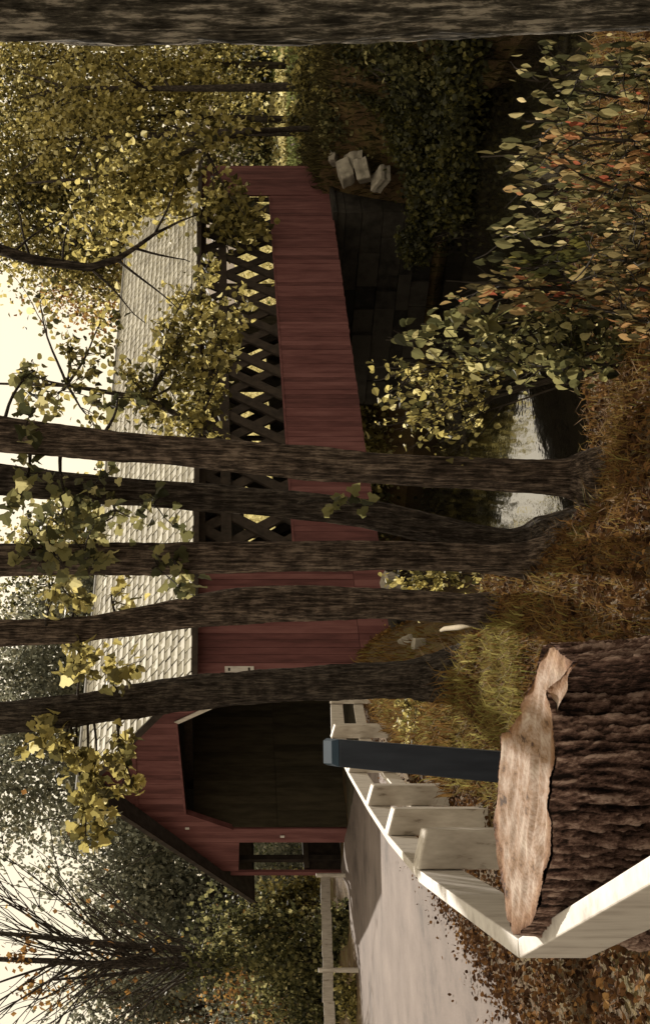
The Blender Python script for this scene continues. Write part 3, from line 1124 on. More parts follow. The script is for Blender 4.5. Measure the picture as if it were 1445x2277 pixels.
def bank_tree(rows_px, d, mat, label, clusters, leafm, lsize=0.1, top_extra=3.0, crown=True, rough=0.085):
    Q, R = trunk_from_pixels(rows_px, d)
    g = hz(Q[0][0], Q[0][1])
    # root flare into the ground and continuation above the frame
    lean = Q[-1] - Q[-8]
    lean /= np.linalg.norm(lean)
    up = np.array([Q[-1] + lean * s for s in np.linspace(0.3, top_extra, 10)])
    dn = np.array([[Q[0][0], Q[0][1], min(Q[0][2] - 0.05, g + 0.02)], [Q[0][0], Q[0][1], g - 0.3]])
    Q2 = np.vstack([dn[::-1], Q, up])
    R[:5] *= np.linspace(1.3, 1.0, 5)
    R2_ = np.concatenate([[R[0] * 1.9, R[0] * 1.35], R, np.linspace(R[-1], R[-1] * 0.35, 10)])
    root = thing('bank_tree', (Q[0][0], Q[0][1], g), label, 'tree')
    tr = bark_tube('trunk', Q2, R2_, mat, root, n=56, rough=rough)
    starts = [q for q in Q[len(Q) // 2:]] + [q for q in up[:6]]
    P = leaf_twigs(clusters, d, starts, root)
    # crown above the picture
    if crown:
        tip = up[-1]
        hi = []
        for k in range(9):
            a = rng.uniform(0, 6.28)
            b0 = up[rng.integers(3, 10)]
            e = b0 + np.array((math.cos(a) * rng.uniform(.6, 1.5), math.sin(a) * rng.uniform(.6, 1.5), rng.uniform(.5, 1.6)))
            tw = wiggle(b0, e, 6, 0.06)
            mbr = MB()
            mbr.tube(tw, np.linspace(0.03, 0.006, 7), 5)
            mbr.build('branch', M['bark_dark'], root, smooth=True)
            hi.append(np.asarray(tw)[rng.integers(2, 7, 22)] + rng.normal(size=(22, 3)) * 0.16)
        hi = np.vstack(hi)
        hi = hi[(HOR - (hi[:, 2] - H) / hi[:, 1] * F) < -20]
        P = np.vstack([P, hi]) if len(P) else hi
    leaves('crown', P, lsize, M[leafm], root, tmpl=LOBED, droop=0.45)
    return root


def px(lst):          # (image x, image y0, image y1) -> (v, u, width)
    return [(x, 2277 - (a + b) / 2, abs(b - a)) for x, a, b in lst]


gA = at(1212, 1288, 8.35)
gB = at(1068, 1170, 9.2)
gC = ground_hit(1036, 1205)
gD = at(922, 1118, 10.2)
gE = at(768, 980, 12.6)
print('tree depths', gA[1], gB[1], gC[1], gD[1], gE[1])

bank_tree(px([(0, 925, 1005), (100, 940, 1012), (220, 958, 1022), (400, 972, 1036), (520, 980, 1050), (640, 990, 1066), (850, 1010, 1076), (1090, 1021, 1090), (1230, 1024, 1098), (1290, 1018, 1108)]),
          gA[1], M['bark'], 'nearest straight brown trunk of the five on the bank, beside the bright water', [
              (1330, 60, 60, 60, 40, gA[1]), (1210, 60, 70, 60, 44, gA[1]), (1150, 130, 70, 60, 44, gA[1] + .3), (1380, 250, 40, 50, 18, gA[1] + .6), (1440, 60, 50, 40, 12, gA[1] + .8)], 'leaf_olive', 0.082)
bank_tree(px([(0, 1030, 1100), (100, 1045, 1108), (200, 1058, 1116), (430, 1074, 1136), (640, 1093, 1150), (820, 1110, 1174), (980, 1150, 1214), (1100, 1176, 1240), (1165, 1180, 1260)]),
          gB[1], M['bark_dark'], 'darkest trunk on the bank, bending left towards its foot beside another trunk', [
              (1190, 180, 70, 70, 40, gB[1] - .5), (1120, 240, 60, 60, 36, gB[1] - .4), (1160, 340, 50, 60, 24, gB[1] - .5), (1165, 750, 18, 18, 12, gB[1] - .35)], 'leaf_olive', 0.075)
bank_tree(px([(0, 1210, 1280), (200, 1208, 1276), (430, 1205, 1275), (650, 1204, 1270), (850, 1204, 1266), (1000, 1208, 1270), (1120, 1212, 1280), (1205, 1208, 1292)]),
          gC[1], M['bark'], 'straight upright trunk in the middle of the bank trees, its foot touching the dark trunk', [
              (1040, 190, 70, 80, 50, gC[1] - .5), (1060, 110, 70, 60, 40, gC[1] - .4), (1005, 330, 40, 60, 26, gC[1] - .5), (1090, 60, 80, 60, 36, gC[1] - .3), (1030, 390, 25, 40, 16, gC[1] - .4)], 'leaf_olive', 0.080)
bank_tree(px([(0, 1378, 1438), (120, 1376, 1432), (200, 1372, 1425), (320, 1350, 1408), (430, 1325, 1396), (520, 1312, 1390), (590, 1303, 1386), (700, 1304, 1380), (830, 1309, 1374), (980, 1318, 1382), (1100, 1325, 1394)]),
          gD[1], M['bark'], 'crooked trunk on the bank with a bulge at the height of the bridge eave', [
              (935, 95, 40, 40, 26, gD[1] - .3), (940, 160, 60, 50, 60, gD[1] + .2), (960, 250, 40, 50, 30, gD[1] + .2), (830, 170, 50, 60, 40, gD[1] - .2)], 'leaf_gold', 0.085)
bank_tree(px([(0, 1560, 1632), (100, 1552, 1622), (200, 1540, 1610), (300, 1524, 1596), (400, 1506, 1582), (520, 1496, 1568), (640, 1488, 1560), (850, 1474, 1550), (970, 1466, 1548)]),
          gE[1], M['bark_dark'], 'leftmost trunk of the bank trees, standing before the bridge portal and leaning left', [
              (820, 150, 60, 90, 90, gE[1] - .5), (800, 250, 40, 60, 60, gE[1] - .5), (640, 90, 50, 50, 60, gE[1] - .5), (590, 150, 60, 50, 80, gE[1] - .5), (540, 210, 60, 50, 80, gE[1] - .5),
              (480, 190, 40, 50, 50, gE[1] - .4), (440, 215, 40, 50, 45, gE[1] - .4), (590, 270, 45, 40, 45, gE[1] - .6), (530, 275, 50, 30, 36, gE[1] - .6), (400, 175, 40, 30, 30, gE[1] - .4)], 'leaf_gold', 0.10)

# big grey trunk at the right edge of the picture, with a drooping limb
d6 = 4.6
Q = np.array([at(2316, v, d6) for v in np.linspace(1900, -900, 60)])
Q[:, 0] += 0.025 * np.sin(Q[:, 2] * 1.6) - 0.012 * (Q[:, 2] - 3)
g = hz(Q[0][0], Q[0][1])
Q = Q[Q[:, 2] > g - 0.3]
big = thing('large_tree', (Q[0][0], Q[0][1], g), 'large grey furrowed trunk filling the picture edge beside the vines', 'tree')
bark_tube('trunk', Q, np.full(len(Q), 0.185), M['bark_grey'], big, n=60, rough=0.07)
mb = MB()
limb = [Q[-20], at(1900, -300, 7.0), at(1760, -120, 8.6), at(1722, 0, 9), at(1700, 70, 9), at(1690, 140, 9), at(1682, 200, 9), at(1700, 260, 9), at(1725, 300, 9), at(1757, 345, 9), at(1785, 400, 9), at(1800, 440, 9)]
mb.tube(limb, np.array([.12, .08, .05, .040, .036, .032, .028, .024, .016, .012, .008, .004]), 8)
for a, b in ((at(1700, 70, 9), at(1850, 20, 9.3)), (at(1715, 30, 9), at(1820, 150, 9.2)), (at(1690, 140, 9), at(1790, 150, 8.8)), (at(1682, 200, 9), at(1560, 330, 9)), (at(1700, 260, 9), at(1600, 390, 8.9)),
             (at(1725, 300, 9), at(1690, 420, 9.1)), (at(1757, 345, 9), at(1880, 400, 9)), (at(1722, 0, 9), at(1900, -20, 9))):
    mb.tube(wiggle(a, b, 7, 0.05), np.linspace(0.011, 0.003, 8), 5)
mb.build('limb', M['bark_dark'], big, smooth=True)
P = []
for k in range(16):
    a = rng.uniform(0, 6.28)
    c = Q[-1] + np.array((math.cos(a) * rng.uniform(.5, 2.2), math.sin(a) * rng.uniform(.5, 2.0), rng.uniform(-.3, 1.6)))
    P.append(c + rng.normal(size=(40, 3)) * 0.3)
P = np.vstack(P)
P = P[(HOR - (P[:, 2] - H) / P[:, 1] * F) < -30]
leaves('crown', P, 0.1, M['leaf_gold'], big, tmpl=LOBED)

# ================================================================== GENERIC TREES AND SHRUBS


def broad_tree(u, d, vtop, crad, leafm, label, name='autumn_tree', n=9000, lsize=0.2, nclump=46, vbot=None, trunk_r=0.16, cr=0.2, group=None, squash=0.55, tmpl=LEAF4, cat='tree'):
    p = at(u, HOR, d)
    g = hz(p[0], p[1])
    ztop = H + (HOR - vtop) / F * d
    zbot = g + 0.25 * (ztop - g) if vbot is None else H + (HOR - vbot) / F * d
    zc, rz = (ztop + zbot) / 2, (ztop - zbot) / 2
    root = thing(name, (p[0], p[1], g), label, cat, group)
    c = np.array((p[0], p[1], zc))
    P, tone, cc = clumps(c, (crad, crad * squash, rz), nclump, n, cr)
    P[:, 2] = np.maximum(P[:, 2], height(P[:, 0], P[:, 1]) + 0.1)
    mb = MB()
    st = wiggle((p[0], p[1], g - 0.2), (p[0] + rng.normal() * 0.3, p[1], zc + rz * 0.4), 8, 0.025)
    mb.tube(st, np.linspace(trunk_r, trunk_r * 0.3, 9), 9)
    for k in range(min(nclump, 22)):
        b0 = st[rng.integers(3, 9)]
        mb.tube(wiggle(b0, cc[k], 6, 0.06), np.linspace(trunk_r * 0.35, trunk_r * 0.06, 7), 5)
    mb.build('trunk', M['bark_far'], root, smooth=True)
    rv = np.clip(rng.beta(1.6, 1.9, n) + tone, 0, 1)
    leaves('crown', P, lsize, M[leafm], root, tmpl=tmpl, rnd=rv)
    return root


# hillside and trees behind the portal, left to right
for args in (
    (20, 62, 150, 3.2, 'leaf_grey', 'grey-green tree at the left picture edge, behind the bare tree'),
    (95, 66, 190, 2.4, 'leaf_rust', 'orange-brown tree glowing behind the bare tree'),
    (190, 60, 290, 3.0, 'leaf_grey', 'low grey-green tree between the bare tree and the portal'),
    (285, 58, 180, 2.8, 'leaf_grey', 'grey-green tree behind the walkway eave of the bridge'),
    (370, 62, 60, 3.4, 'leaf_grey', 'tall grey-green tree left of the portal gable'),
    (470, 56, -60, 3.4, 'leaf_grey', 'tall dull green tree right behind the portal gable'),
    (590, 60, -90, 3.4, 'leaf_grey', 'tall dull tree behind the roof peak, above the yellow leaves'),
    (720, 64, -60, 3.6, 'leaf_grey', 'grey-green tree above the roof between the two left trunks'),
    (850, 60, -60, 3.3, 'leaf_grey', 'grey tree above the roof near the crooked trunk'),
    (980, 66, -20, 3.4, 'leaf_olive', 'olive tree above the roof behind the middle trunk'),
    (1085, 64, 20, 2.6, 'leaf_gold', 'golden tree above the roof between the dark and the middle trunk'),
):
    broad_tree(*args, name='hillside_tree', n=8000, lsize=0.23, nclump=60, cr=0.17, group='trees on the hillside behind the bridge')

# golden trees on the right behind the far end
for i, args in enumerate((
    (1640, 58, 60, 2.6, 'leaf_rust', 'thin rust-tinted tree beside the open sky, above the roof'),
    (1755, 55, -120, 3.4, 'leaf_gold', 'golden tree behind the drooping limb'),
    (1890, 56, -140, 3.6, 'leaf_olive', 'tall olive-yellow tree above the far bridge end'),
    (2010, 53, -140, 3.4, 'leaf_gold', 'tall golden tree right of the far bridge end'),
    (2130, 56, -140, 3.4, 'leaf_gold', 'golden tree next to the large grey trunk'),
    (2250, 58, -140, 3.2, 'leaf_olive', 'olive tree partly hidden by the large grey trunk'),
)):
    broad_tree(*args, name='golden_tree', n=[2600, 10000, 11000, 11000, 10000, 6000][i], lsize=0.2, nclump=70, cr=0.17, vbot=[430, 470, 560, 600, 600, 600][i], group='golden trees behind the far bridge end')

# two thin dark trees right of the far end
for u, d, vt, lab in ((1985, 50, 120, 'slim dark trunk standing just right of the far bridge end'), (2085, 49, 150, 'slim dark forked trunk nearer the large grey trunk')):
    p = at(u, HOR, d)
    g = hz(p[0], p[1])
    root = thing('slim_tree', (p[0], p[1], g), lab, 'tree', 'slim trunks beyond the far bridge end')
    mb = MB()
    top = at(u - 8, vt, d)
    st = wiggle((p[0], p[1], g - 0.6), top, 10, 0.012)
    mb.tube(st, np.linspace(0.20, 0.06, 11), 10)
    for k in range(10):
        b0 = st[rng.integers(4, 11)]
        e = b0 + np.array((rng.uniform(-2, 2), rng.uniform(-1, 1), rng.uniform(.6, 2.4)))
        mb.tube(wiggle(b0, e, 6, 0.05), np.linspace(0.06, 0.012, 7), 5)
    mb.build('trunk', M['bark_dark'], root, smooth=True)
    P, tone, _ = clumps(top + np.array((0, 0, -1.0)), (2.2, 1.4, 2.2), 24, 1500, 0.16)
    leaves('crown', P, 0.19, M['leaf_gold'], root, rnd=np.clip(rng.beta(2, 1.6, len(P)) + tone, 0, 1))

# tree whose branches spread over roof and lattice, between the bank and the bridge
dS = 22.0
p = at(1480, HOR, dS)
root = thing('leafy_sapling', (p[0], p[1], hz(p[0], p[1])), 'yellow-green leafy tree spreading over the bridge roof and lattice', 'tree')
mb = MB()
p = at(1224, HOR, 27.0)
root.location = (p[0], p[1], hz(p[0], p[1]))
dS = 27.0
st = [np.array((p[0], p[1], hz(p[0], p[1]) - .3)), at(1226, 850, dS), at(1240, 660, dS), at(1262, 540, dS), at(1330, 440, dS), at(1390, 330, dS), at(1420, 150, dS), at(1425, -40, dS)]
mb.tube(st, [.13, .11, .10, .09, .07, .055, .04, .02], 8)
cl = [  # u, v, ru, rv, n
    (1520, 400, 110, 70, 420), (1430, 420, 90, 80, 360), (1500, 500, 80, 50, 330), (1570, 505, 60, 50, 240), (1390, 450, 60, 50, 200), (1590, 450, 60, 60, 220),
    (1370, 340, 80, 70, 220), (1450, 290, 90, 60, 200), (1340, 420, 50, 70, 160), (1300, 400, 40, 60, 120), (1280, 480, 30, 20, 30),
    (1500, 160, 110, 90, 150), (1400, 130, 100, 90, 130), (1560, 240, 60, 60, 90), (1330, 210, 60, 80, 110), (1440, 60, 120, 60, 110), (1590, 90, 60, 60, 50), (1690, 465, 36, 24, 60), (1655, 430, 40, 40, 60),
]
PP, TT = [], []
for (u, v, ru, rv, n) in cl:
    c = at(u, v, dS + rng.uniform(-.5, .5))
    i = np.argmin([np.linalg.norm(np.asarray(s) - c) for s in st])
    b = wiggle(st[i], c, 7, 0.05)
    mb.tube(b, np.linspace(0.035, 0.012, 8), 5)
    sub = max(4, int(n * 0.8) // 14)
    for _ in range(sub):
        a = rng.normal(size=3) * 0.55
        e = c + np.array((a[0] * ru, 0, a[2] * rv)) * dS / F + np.array((0, a[1] * 0.9, 0))
        tw = wiggle(b[rng.integers(4, 8)], e, 5, 0.07)
        mb.tube(tw, np.linspace(0.011, 0.004, 6), 4, cap=False)
        tw = np.asarray(tw)
        m_ = 14
        PP.append(tw[rng.integers(2, 6, m_)] + rng.normal(size=(m_, 3)) * 0.11)
        TT.append(np.full(m_, rng.uniform(-.2, .2) + (0.05 if v > 350 else -0.1)))
mb.build('trunk', M['bark_dark'], root, smooth=True)
PP = np.vstack(PP)
leaves('crown', PP, 0.15, M['leaf_gold'], root, tmpl=LEAF8, rnd=np.clip(rng.beta(1.5, 2.0, len(PP)) + np.concatenate(TT), 0, 1), droop=0.3)

# second leafy tree near the far end of the bridge
dS = 42.0
p = at(1992, HOR, 45.0)
root = thing('leafy_sapling', (p[0], p[1], hz(p[0], p[1])), 'yellow leafy tree hiding the far corner of the bridge roof', 'tree')
mb = MB()
st = [np.array((p[0], p[1], hz(p[0], p[1]) - .3)), at(1990, 650, 45), at(1985, 560, 44), at(1955, 450, dS), at(1900, 330, dS), at(1880, 200, dS), at(1870, 60, dS)]
mb.tube(st, [.12, .10, .09, .08, .07, .05, .03], 8)
PP, TT = [], []
for (u, v, ru, rv, n) in ((1790, 520, 50, 40, 420), (1820, 490, 60, 40, 360), (1770, 560, 30, 30, 130), (1885, 395, 60, 40, 420), (1900, 340, 80, 70, 560), (1850, 280, 80, 70, 500), (1830, 380, 40, 30, 160), (1985, 470, 45, 60, 260), (1800, 200, 90, 70, 360), (1880, 480, 10, 8, 8)):
    c = at(u, v, dS + rng.uniform(-.6, .6))
    i = np.argmin([np.linalg.norm(np.asarray(s) - c) for s in st])
    b = wiggle(st[i], c, 7, 0.05)
    mb.tube(b, np.linspace(0.04, 0.012, 8), 5)
    q = c + rng.normal(size=(n, 3)) * np.array((ru * dS / F, 0.5, rv * dS / F)) * 0.62
    PP.append(q)
    TT.append(rng.uniform(-.12, .12, n))
mb.build('trunk', M['bark_dark'], root, smooth=True)
PP = np.vstack(PP)
leaves('crown', PP, 0.21, M['leaf_gold'], root, tmpl=LEAF8, rnd=np.clip(rng.beta(1.8, 1.7, len(PP)) + np.concatenate(TT), 0, 1))

# bare tree on the left with fanning branches
dB = 36.0
pbare = at(138, HOR, dB)
g = hz(pbare[0], pbare[1])
bare = thing('bare_tree', (pbare[0], pbare[1], g), 'nearly bare dark tree with branches fanning upward, left of the bridge', 'tree')
mb = MB()
stems = [[(138, 760), (140, 600), (140, 440), (136, 330), (132, 220), (140, 110), (146, -60)], [(150, 620), (162, 430), (172, 300), (184, 180), (196, 60), (210, -60)],
         [(146, 700), (132, 470), (118, 330), (106, 210), (98, 120)]]
SP = []
for sidx, s in enumerate(stems):
    pp = [at(u, v, dB + sidx * 0.15) for u, v in s]
    pp[0][2] = min(pp[0][2], g - .1) if sidx == 0 else pp[0][2]
    mb.tube(pp, np.linspace([.20, .15, .11][sidx], [.06, .04, .03][sidx], len(pp)), 9)
    SP += [(q, s[i]) for i, q in enumerate(pp) if i >= 1]
tips = []
for k in range(64):
    v0 = rng.uniform(150, 520)
    u0 = np.interp(v0, [150, 330, 520], [145, 138, 142]) + rng.uniform(-26, 34)
    sgn = rng.choice([-1, 1], p=[0.45, 0.55])
    spread_ = rng.uniform(0.12, 0.95)
    ln = rng.uniform(130, 420)
    u1, v1 = u0 + sgn * ln * spread_ * 0.75, v0 - ln * (1 - 0.35 * spread_)
    a, b = at(u0, v0, dB), at(u1, v1, dB + rng.uniform(-1.5, 1.5))
    br = wiggle(a, b, 8, 0.04, -0.04)
    mb.tube(br, np.linspace(rng.uniform(.02, .045), 0.009, 9), 5, cap=False)
    for _ in range(4):
        b0 = br[rng.integers(2, 8)]
        e = b0 + (b - a) * rng.uniform(.15, .4) + rng.normal(size=3) * np.array((.5, .3, .3))
        mb.tube(wiggle(b0, e, 4, 0.06), np.linspace(.016, .007, 5), 4, cap=False)
        tips.append(e)
mb.build('trunk', M['bark_dark'], bare, smooth=True)
tips = np.array(tips)
sel = tips[rng.choice(len(tips), 60)]
tuft = [at(80, 60, dB), at(150, 30, dB), at(60, 110, dB), at(170, 55, dB)]
P = np.vstack([sel + rng.normal(size=sel.shape) * 0.2] + [c + rng.normal(size=(34, 3)) * 0.22 for c in tuft])
leaves('last_leaves', P, 0.17, M['leaf_rust'], bare)


def bush(u, d, vtop, vbase, crad, leafm, label, n=3500, lsize=0.13, group=None, name='bush', squash=0.6, nclump=26):
    p = at(u, HOR, d)
    g = hz(p[0], p[1])
    ztop = H + (HOR - vtop) / F * d
    zb = g if vbase is None else H + (HOR - vbase) / F * d
    root = thing(name, (p[0], p[1], g), label, 'bush', group)
    c = np.array((p[0], p[1], (ztop + zb) / 2))
    P, tone, cc = clumps(c, (crad, crad * squash, (ztop - zb) / 2), nclump, n, 0.24, 0.35)
    P[:, 2] = np.maximum(P[:, 2], np.maximum(height(P[:, 0], P[:, 1]), WATER_Z) + 0.06)
    mb = MB()
    for k in range(min(14, nclump)):
        mb.tube(wiggle((p[0] + rng.normal() * .12, p[1] + rng.normal() * .12, max(g, WATER_Z) - 0.1), cc[k], 6, 0.05), np.linspace(0.03, 0.008, 7), 5)
    mb.build('stems', M['bark_far'], root, smooth=True)
    leaves('foliage', P, lsize, M[leafm], root, rnd=np.clip(rng.beta(1.5, 2.0, n) + tone, 0, 1))
    return root


GB = 'bushes around the bare tree left of the bridge'
bush(170, 35.2, 440, 790, 1.35, 'leaf_olive', 'tall yellow-green bush hugging the foot of the bare tree', 6000, group=GB)
bush(40, 36, 560, 800, 1.5, 'leaf_olive', 'olive bush behind the rail at the left picture edge', 4500, group=GB)
bush(255, 38, 560, 790, 1.0, 'leaf_gold', 'small yellow bush behind the end of the single rail', 3000, group=GB)
bush(330, 42, 540, 800, 1.6, 'leaf_grey', 'dull green bush seen under the walkway eave', 4000, group=GB)
bush(105, 39, 470, 780, 1.5, 'leaf_rust', 'brownish bush behind the post of the single rail', 4000, group=GB)
bush(430, 46, 480, 800, 2.2, 'leaf_green', 'green bush seen through the walkway opening', 4500, group=GB)
bush(-40, 38, 430, 800, 1.6, 'leaf_grey', 'grey-green bush cut by the left picture edge', 3500, group=GB)
bush(230, 33.0, 700, 790, 0.55, 'leaf_olive', 'low leafy clump just under the single rail', 1200, 0.1, group=GB)
bush(60, 31.0, 745, 800, 0.6, 'leaf_gold', 'low yellow clump under the single rail at the left', 1000, 0.1, group=GB)

GF = 'bushes on the bank upstream beyond the bridge'
for i, (u, d, vt, cr_, lm, lab) in enumerate((
    (985, 54, 680, 2.4, 'leaf_gold', 'yellow bush under the bridge behind the crooked and middle trunks'),
    (1100, 52, 690, 2.2, 'leaf_gold', 'yellow bush under the bridge behind the dark trunk'),
    (1210, 52, 690, 2.2, 'leaf_olive', 'olive bush under the bridge behind the nearest straight trunk'),
    (1330, 50, 680, 2.4, 'leaf_gold', 'broad yellow bush seen under the bridge above the bright water'),
    (1440, 50, 690, 2.2, 'leaf_olive', 'olive bush seen under the bridge right of the bright water'),
    (1560, 52, 650, 2.4, 'leaf_green', 'green bush beyond the lattice in mid bridge'),
    (1680, 52, 650, 2.4, 'leaf_gold', 'yellow bush beyond the lattice near the far end'),
)):
    bush(u, d, vt, 850, cr_, lm, lab, 4200, 0.2, group=GF)

bush(835, 29.6, 850, 960, 0.55, 'leaf_rust', 'tan dead weeds under the near bridge corner beside the leftmost trunk', 1500, 0.07)
GR = 'bushes on the far bank right of the bridge'
for i, (u, d, vt, vb, cr_, lm, lab) in enumerate((
    (1985, 46, 700, 830, 0.9, 'leaf_olive', 'olive bush beside the pale boulders at the far bridge end'),
    (2060, 43, 730, 930, 1.5, 'leaf_olive', 'yellowish bush on the far bank under the slim forked trunk'),
    (2160, 42, 680, 930, 1.6, 'leaf_gold', 'yellow bush on the far bank beside the large grey trunk'),
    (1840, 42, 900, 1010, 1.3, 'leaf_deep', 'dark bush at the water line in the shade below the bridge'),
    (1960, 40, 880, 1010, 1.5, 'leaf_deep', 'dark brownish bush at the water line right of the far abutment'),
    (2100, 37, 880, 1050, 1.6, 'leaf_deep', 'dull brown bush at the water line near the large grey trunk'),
    (2220, 36, 800, 1040, 1.6, 'leaf_olive', 'olive bush at the water line behind the large grey trunk'),
    (2010, 47, 640, 760, 0.9, 'leaf_gold', 'small yellow bush at the foot of the slim dark trunks'),
    (2110, 45, 655, 800, 1.3, 'leaf_gold', 'bright yellow bush in front of the green meadow patch'),
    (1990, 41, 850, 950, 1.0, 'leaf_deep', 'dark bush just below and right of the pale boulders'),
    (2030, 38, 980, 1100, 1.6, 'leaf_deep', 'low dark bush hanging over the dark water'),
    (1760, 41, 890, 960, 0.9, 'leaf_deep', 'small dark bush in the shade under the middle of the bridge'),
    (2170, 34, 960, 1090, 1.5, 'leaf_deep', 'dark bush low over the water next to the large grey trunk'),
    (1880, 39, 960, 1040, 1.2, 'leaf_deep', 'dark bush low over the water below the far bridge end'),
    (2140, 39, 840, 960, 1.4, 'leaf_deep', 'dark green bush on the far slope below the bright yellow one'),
    (1950, 63, 500, 612, 1.7, 'leaf_deep', 'dark thicket beyond the meadow just right of the far bridge end'),
    (2040, 65, 490, 612, 1.9, 'leaf_deep', 'dark thicket beyond the meadow between the slim trunks'),
    (2135, 64, 480, 612, 1.9, 'leaf_deep', 'dark thicket beyond the meadow beside the large grey trunk'),
)):
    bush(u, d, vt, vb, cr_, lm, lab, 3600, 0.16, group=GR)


# ================================================================== BOULDERS AND FALLEN BRANCH
def boulder(u, v, d, r, label, mat='pale_stone', group='pale boulders at the far bridge end'):
    c = at(u, v, d)
    import bmesh
    bm = bmesh.new()
    bmesh.ops.create_cube(bm, size=1.7)
    bmesh.ops.bevel(bm, geom=list(bm.edges), offset=0.09, segments=1, affect='EDGES')
    bmesh.ops.triangulate(bm, faces=list(bm.faces))
    bmesh.ops.subdivide_edges(bm, edges=list(bm.edges), cuts=2, use_grid_fill=True)
    sc = rng.uniform(.75, 1.1, 3) * r * np.array((1.25, 1.1, 0.7))
    ph = rng.uniform(0, 6, 6)
    rot = Matrix.Rotation(rng.uniform(0, 3), 3, 'Z') @ Matrix.Rotation(rng.uniform(-.5, .5), 3, 'Y') @ Matrix.Rotation(rng.uniform(-.4, .4), 3, 'X')
    shear = rng.uniform(-.25, .25, 3)
    for vtx in bm.verts:
        q = np.array(vtx.co)
        q = q + np.array((shear[0] * q[2], shear[1] * q[0], shear[2] * q[1]))
        q = q * (1 + 0.05 * math.sin(q[0] * 4 + ph[0]) * math.sin(q[1] * 5 + ph[1]) + 0.05 * math.sin(q[2] * 6 + ph[2]))
        vtx.co = rot @ Vector(q * sc)
    me = bpy.data.meshes.new('boulder')
    bm.to_mesh(me)
    bm.free()
    me.materials.append(M[mat])
    o = bpy.data.objects.new('boulder', me)
    COL.objects.link(o)
    o.location = tuple(c)
    tag(o, label, 'boulder', group)


boulder(1893, 768, 42.9, 0.36, 'flat pale boulder touching the red far end panel')
boulder(1898, 806, 42.5, 0.44, 'largest pale boulder below the far bridge end')
boulder(1918, 783, 43.0, 0.38, 'pale boulder half hidden behind the larger pale one')
boulder(1926, 744, 43.6, 0.28, 'small pale boulder highest beside the far end panel')
boulder(1880, 845, 42.2, 0.34, 'small pale boulder nearest the water at the far abutment')
boulder(1945, 720, 45.5, 0.22, 'small round stone up the bank right of the far end panel')
for (u, v, r, lab) in ((848, 905, 0.16, 'small pale stone on the bank under the near bridge corner'), (838, 930, 0.2, 'angular pale stone between the two left trunks'), (975, 868, 0.28, 'pale block of stone under the bridge beside the crooked trunk')):
    q = ground_hit(u, v)
    boulder(u, v, min(q[1], 29.5), r, lab, group='pale stones under the near bridge end')
mb = MB()
a, b = ground_hit(872, 1000), ground_hit(886, 1082)
a[2] += 0.16
b[2] += 0.1
mid = (a + b) / 2 + np.array((0.02, 0, 0.10))
mb.tube([a, a * .6 + mid * .4 + np.array((0, 0, .05)), mid, mid * .4 + b * .6, b], [.012, .025, .034, .03, .012], 9)
o = mb.build('fallen_branch', M['driftwood'], None, smooth=True)
tag(o, 'pale tan fallen branch lying in the dry grass between two trunks', 'branch')


# ================================================================== UNDERGROWTH IN THE RIGHT FOREGROUND
def vine(cl, d, leafm, label, lsize, name='leafy_shrub', n_per=7, bias=0.0, tmpl=NARROW, droop=0.75, base_u=None):
    u0 = base_u or np.mean([c[0] for c in cl])
    p = at(u0, HOR, d)
    g = hz(p[0], p[1])
    root = thing(name, (p[0], p[1], g), label, 'shrub', 'shrubs in the right foreground')
    mb = MB()
    P, Rv = [], []
    for (u, v, ru, rv, n) in cl:
        c = at(u, v, d + rng.uniform(-.15, .15))
        b0 = (c[0] + rng.normal() * 0.1, c[1] + rng.normal() * 0.1, hz(c[0], c[1]) - 0.05)
        if base_u:
            q0 = at(base_u, HOR, d)
            b0 = (q0[0] + rng.normal() * 0.06, q0[1] + rng.normal() * 0.06, hz(q0[0], q0[1]) - 0.05)
        st = wiggle(b0, c + np.array((0, 0, rv * d / F * 0.6)), 9, 0.04)
        mb.tube(st, np.linspace(0.009, 0.003, 10), 5, cap=False)
        nt_ = max(2, int(0.85 * n / n_per))
        for _ in range(nt_):
            a = rng.uniform(-1, 1, 3)
            e = c + np.array((a[0] * ru * d / F, a[1] * 0.35, a[2] * rv * d / F))
            k0 = min(9, max(2, int(9 * (e[2] - b0[2]) / max(st[-1][2] - b0[2], .01)) - 1))
            tw = wiggle(st[k0], e, 4, 0.08, -0.05)
            mb.tube(tw, np.linspace(0.004, 0.0015, 5), 4, cap=False)
            tw = np.asarray(tw)
            q = tw[rng.integers(1, 5, n_per)] + rng.normal(size=(n_per, 3)) * 0.03
            P.append(q)
            Rv.append(np.clip(rng.beta(1.7, 1.7, n_per) + rng.uniform(-.2, .2) + bias, 0, 1))
    mb.build('stems', M['bark_far'], root, smooth=True)
    leaves('foliage', np.vstack(P), lsize * 1.02, M[leafm], root, tmpl=tmpl, droop=droop, rnd=np.concatenate(Rv), spread=0.6)


vine([(2120, 1190, 60, 50, 44), (2070, 1260, 70, 60, 70), (2130, 1320, 60, 60, 90), (2010, 1190, 40, 40, 26), (2100, 1400, 80, 60, 120), (1975, 1260, 60, 50, 40)], 5.6, 'leaf_pale', 'pale olive shrub with drooping leaves beside the large grey trunk', 0.054)
vine([(1960, 1230, 60, 60, 80), (1940, 1320, 70, 60, 110), (1880, 1400, 70, 60, 130), (1985, 1410, 80, 50, 120), (1915, 1190, 40, 40, 40)], 5.4, 'leaf_vine', 'shrub with yellow and red leaves at the right, low in front of the dark water', 0.050, bias=0.02)
vine([(1930, 1100, 40, 30, 26), (1890, 1160, 40, 40, 36), (1850, 1250, 50, 50, 60), (1765, 1170, 40, 50, 60), (1740, 1110, 40, 30, 36), (1790, 1300, 60, 50, 90), (1800, 1380, 70, 60, 130)], 5.8, 'leaf_pale', 'shrub with pale yellowish hanging leaves left of the red-leaved one', 0.055, bias=0.08)
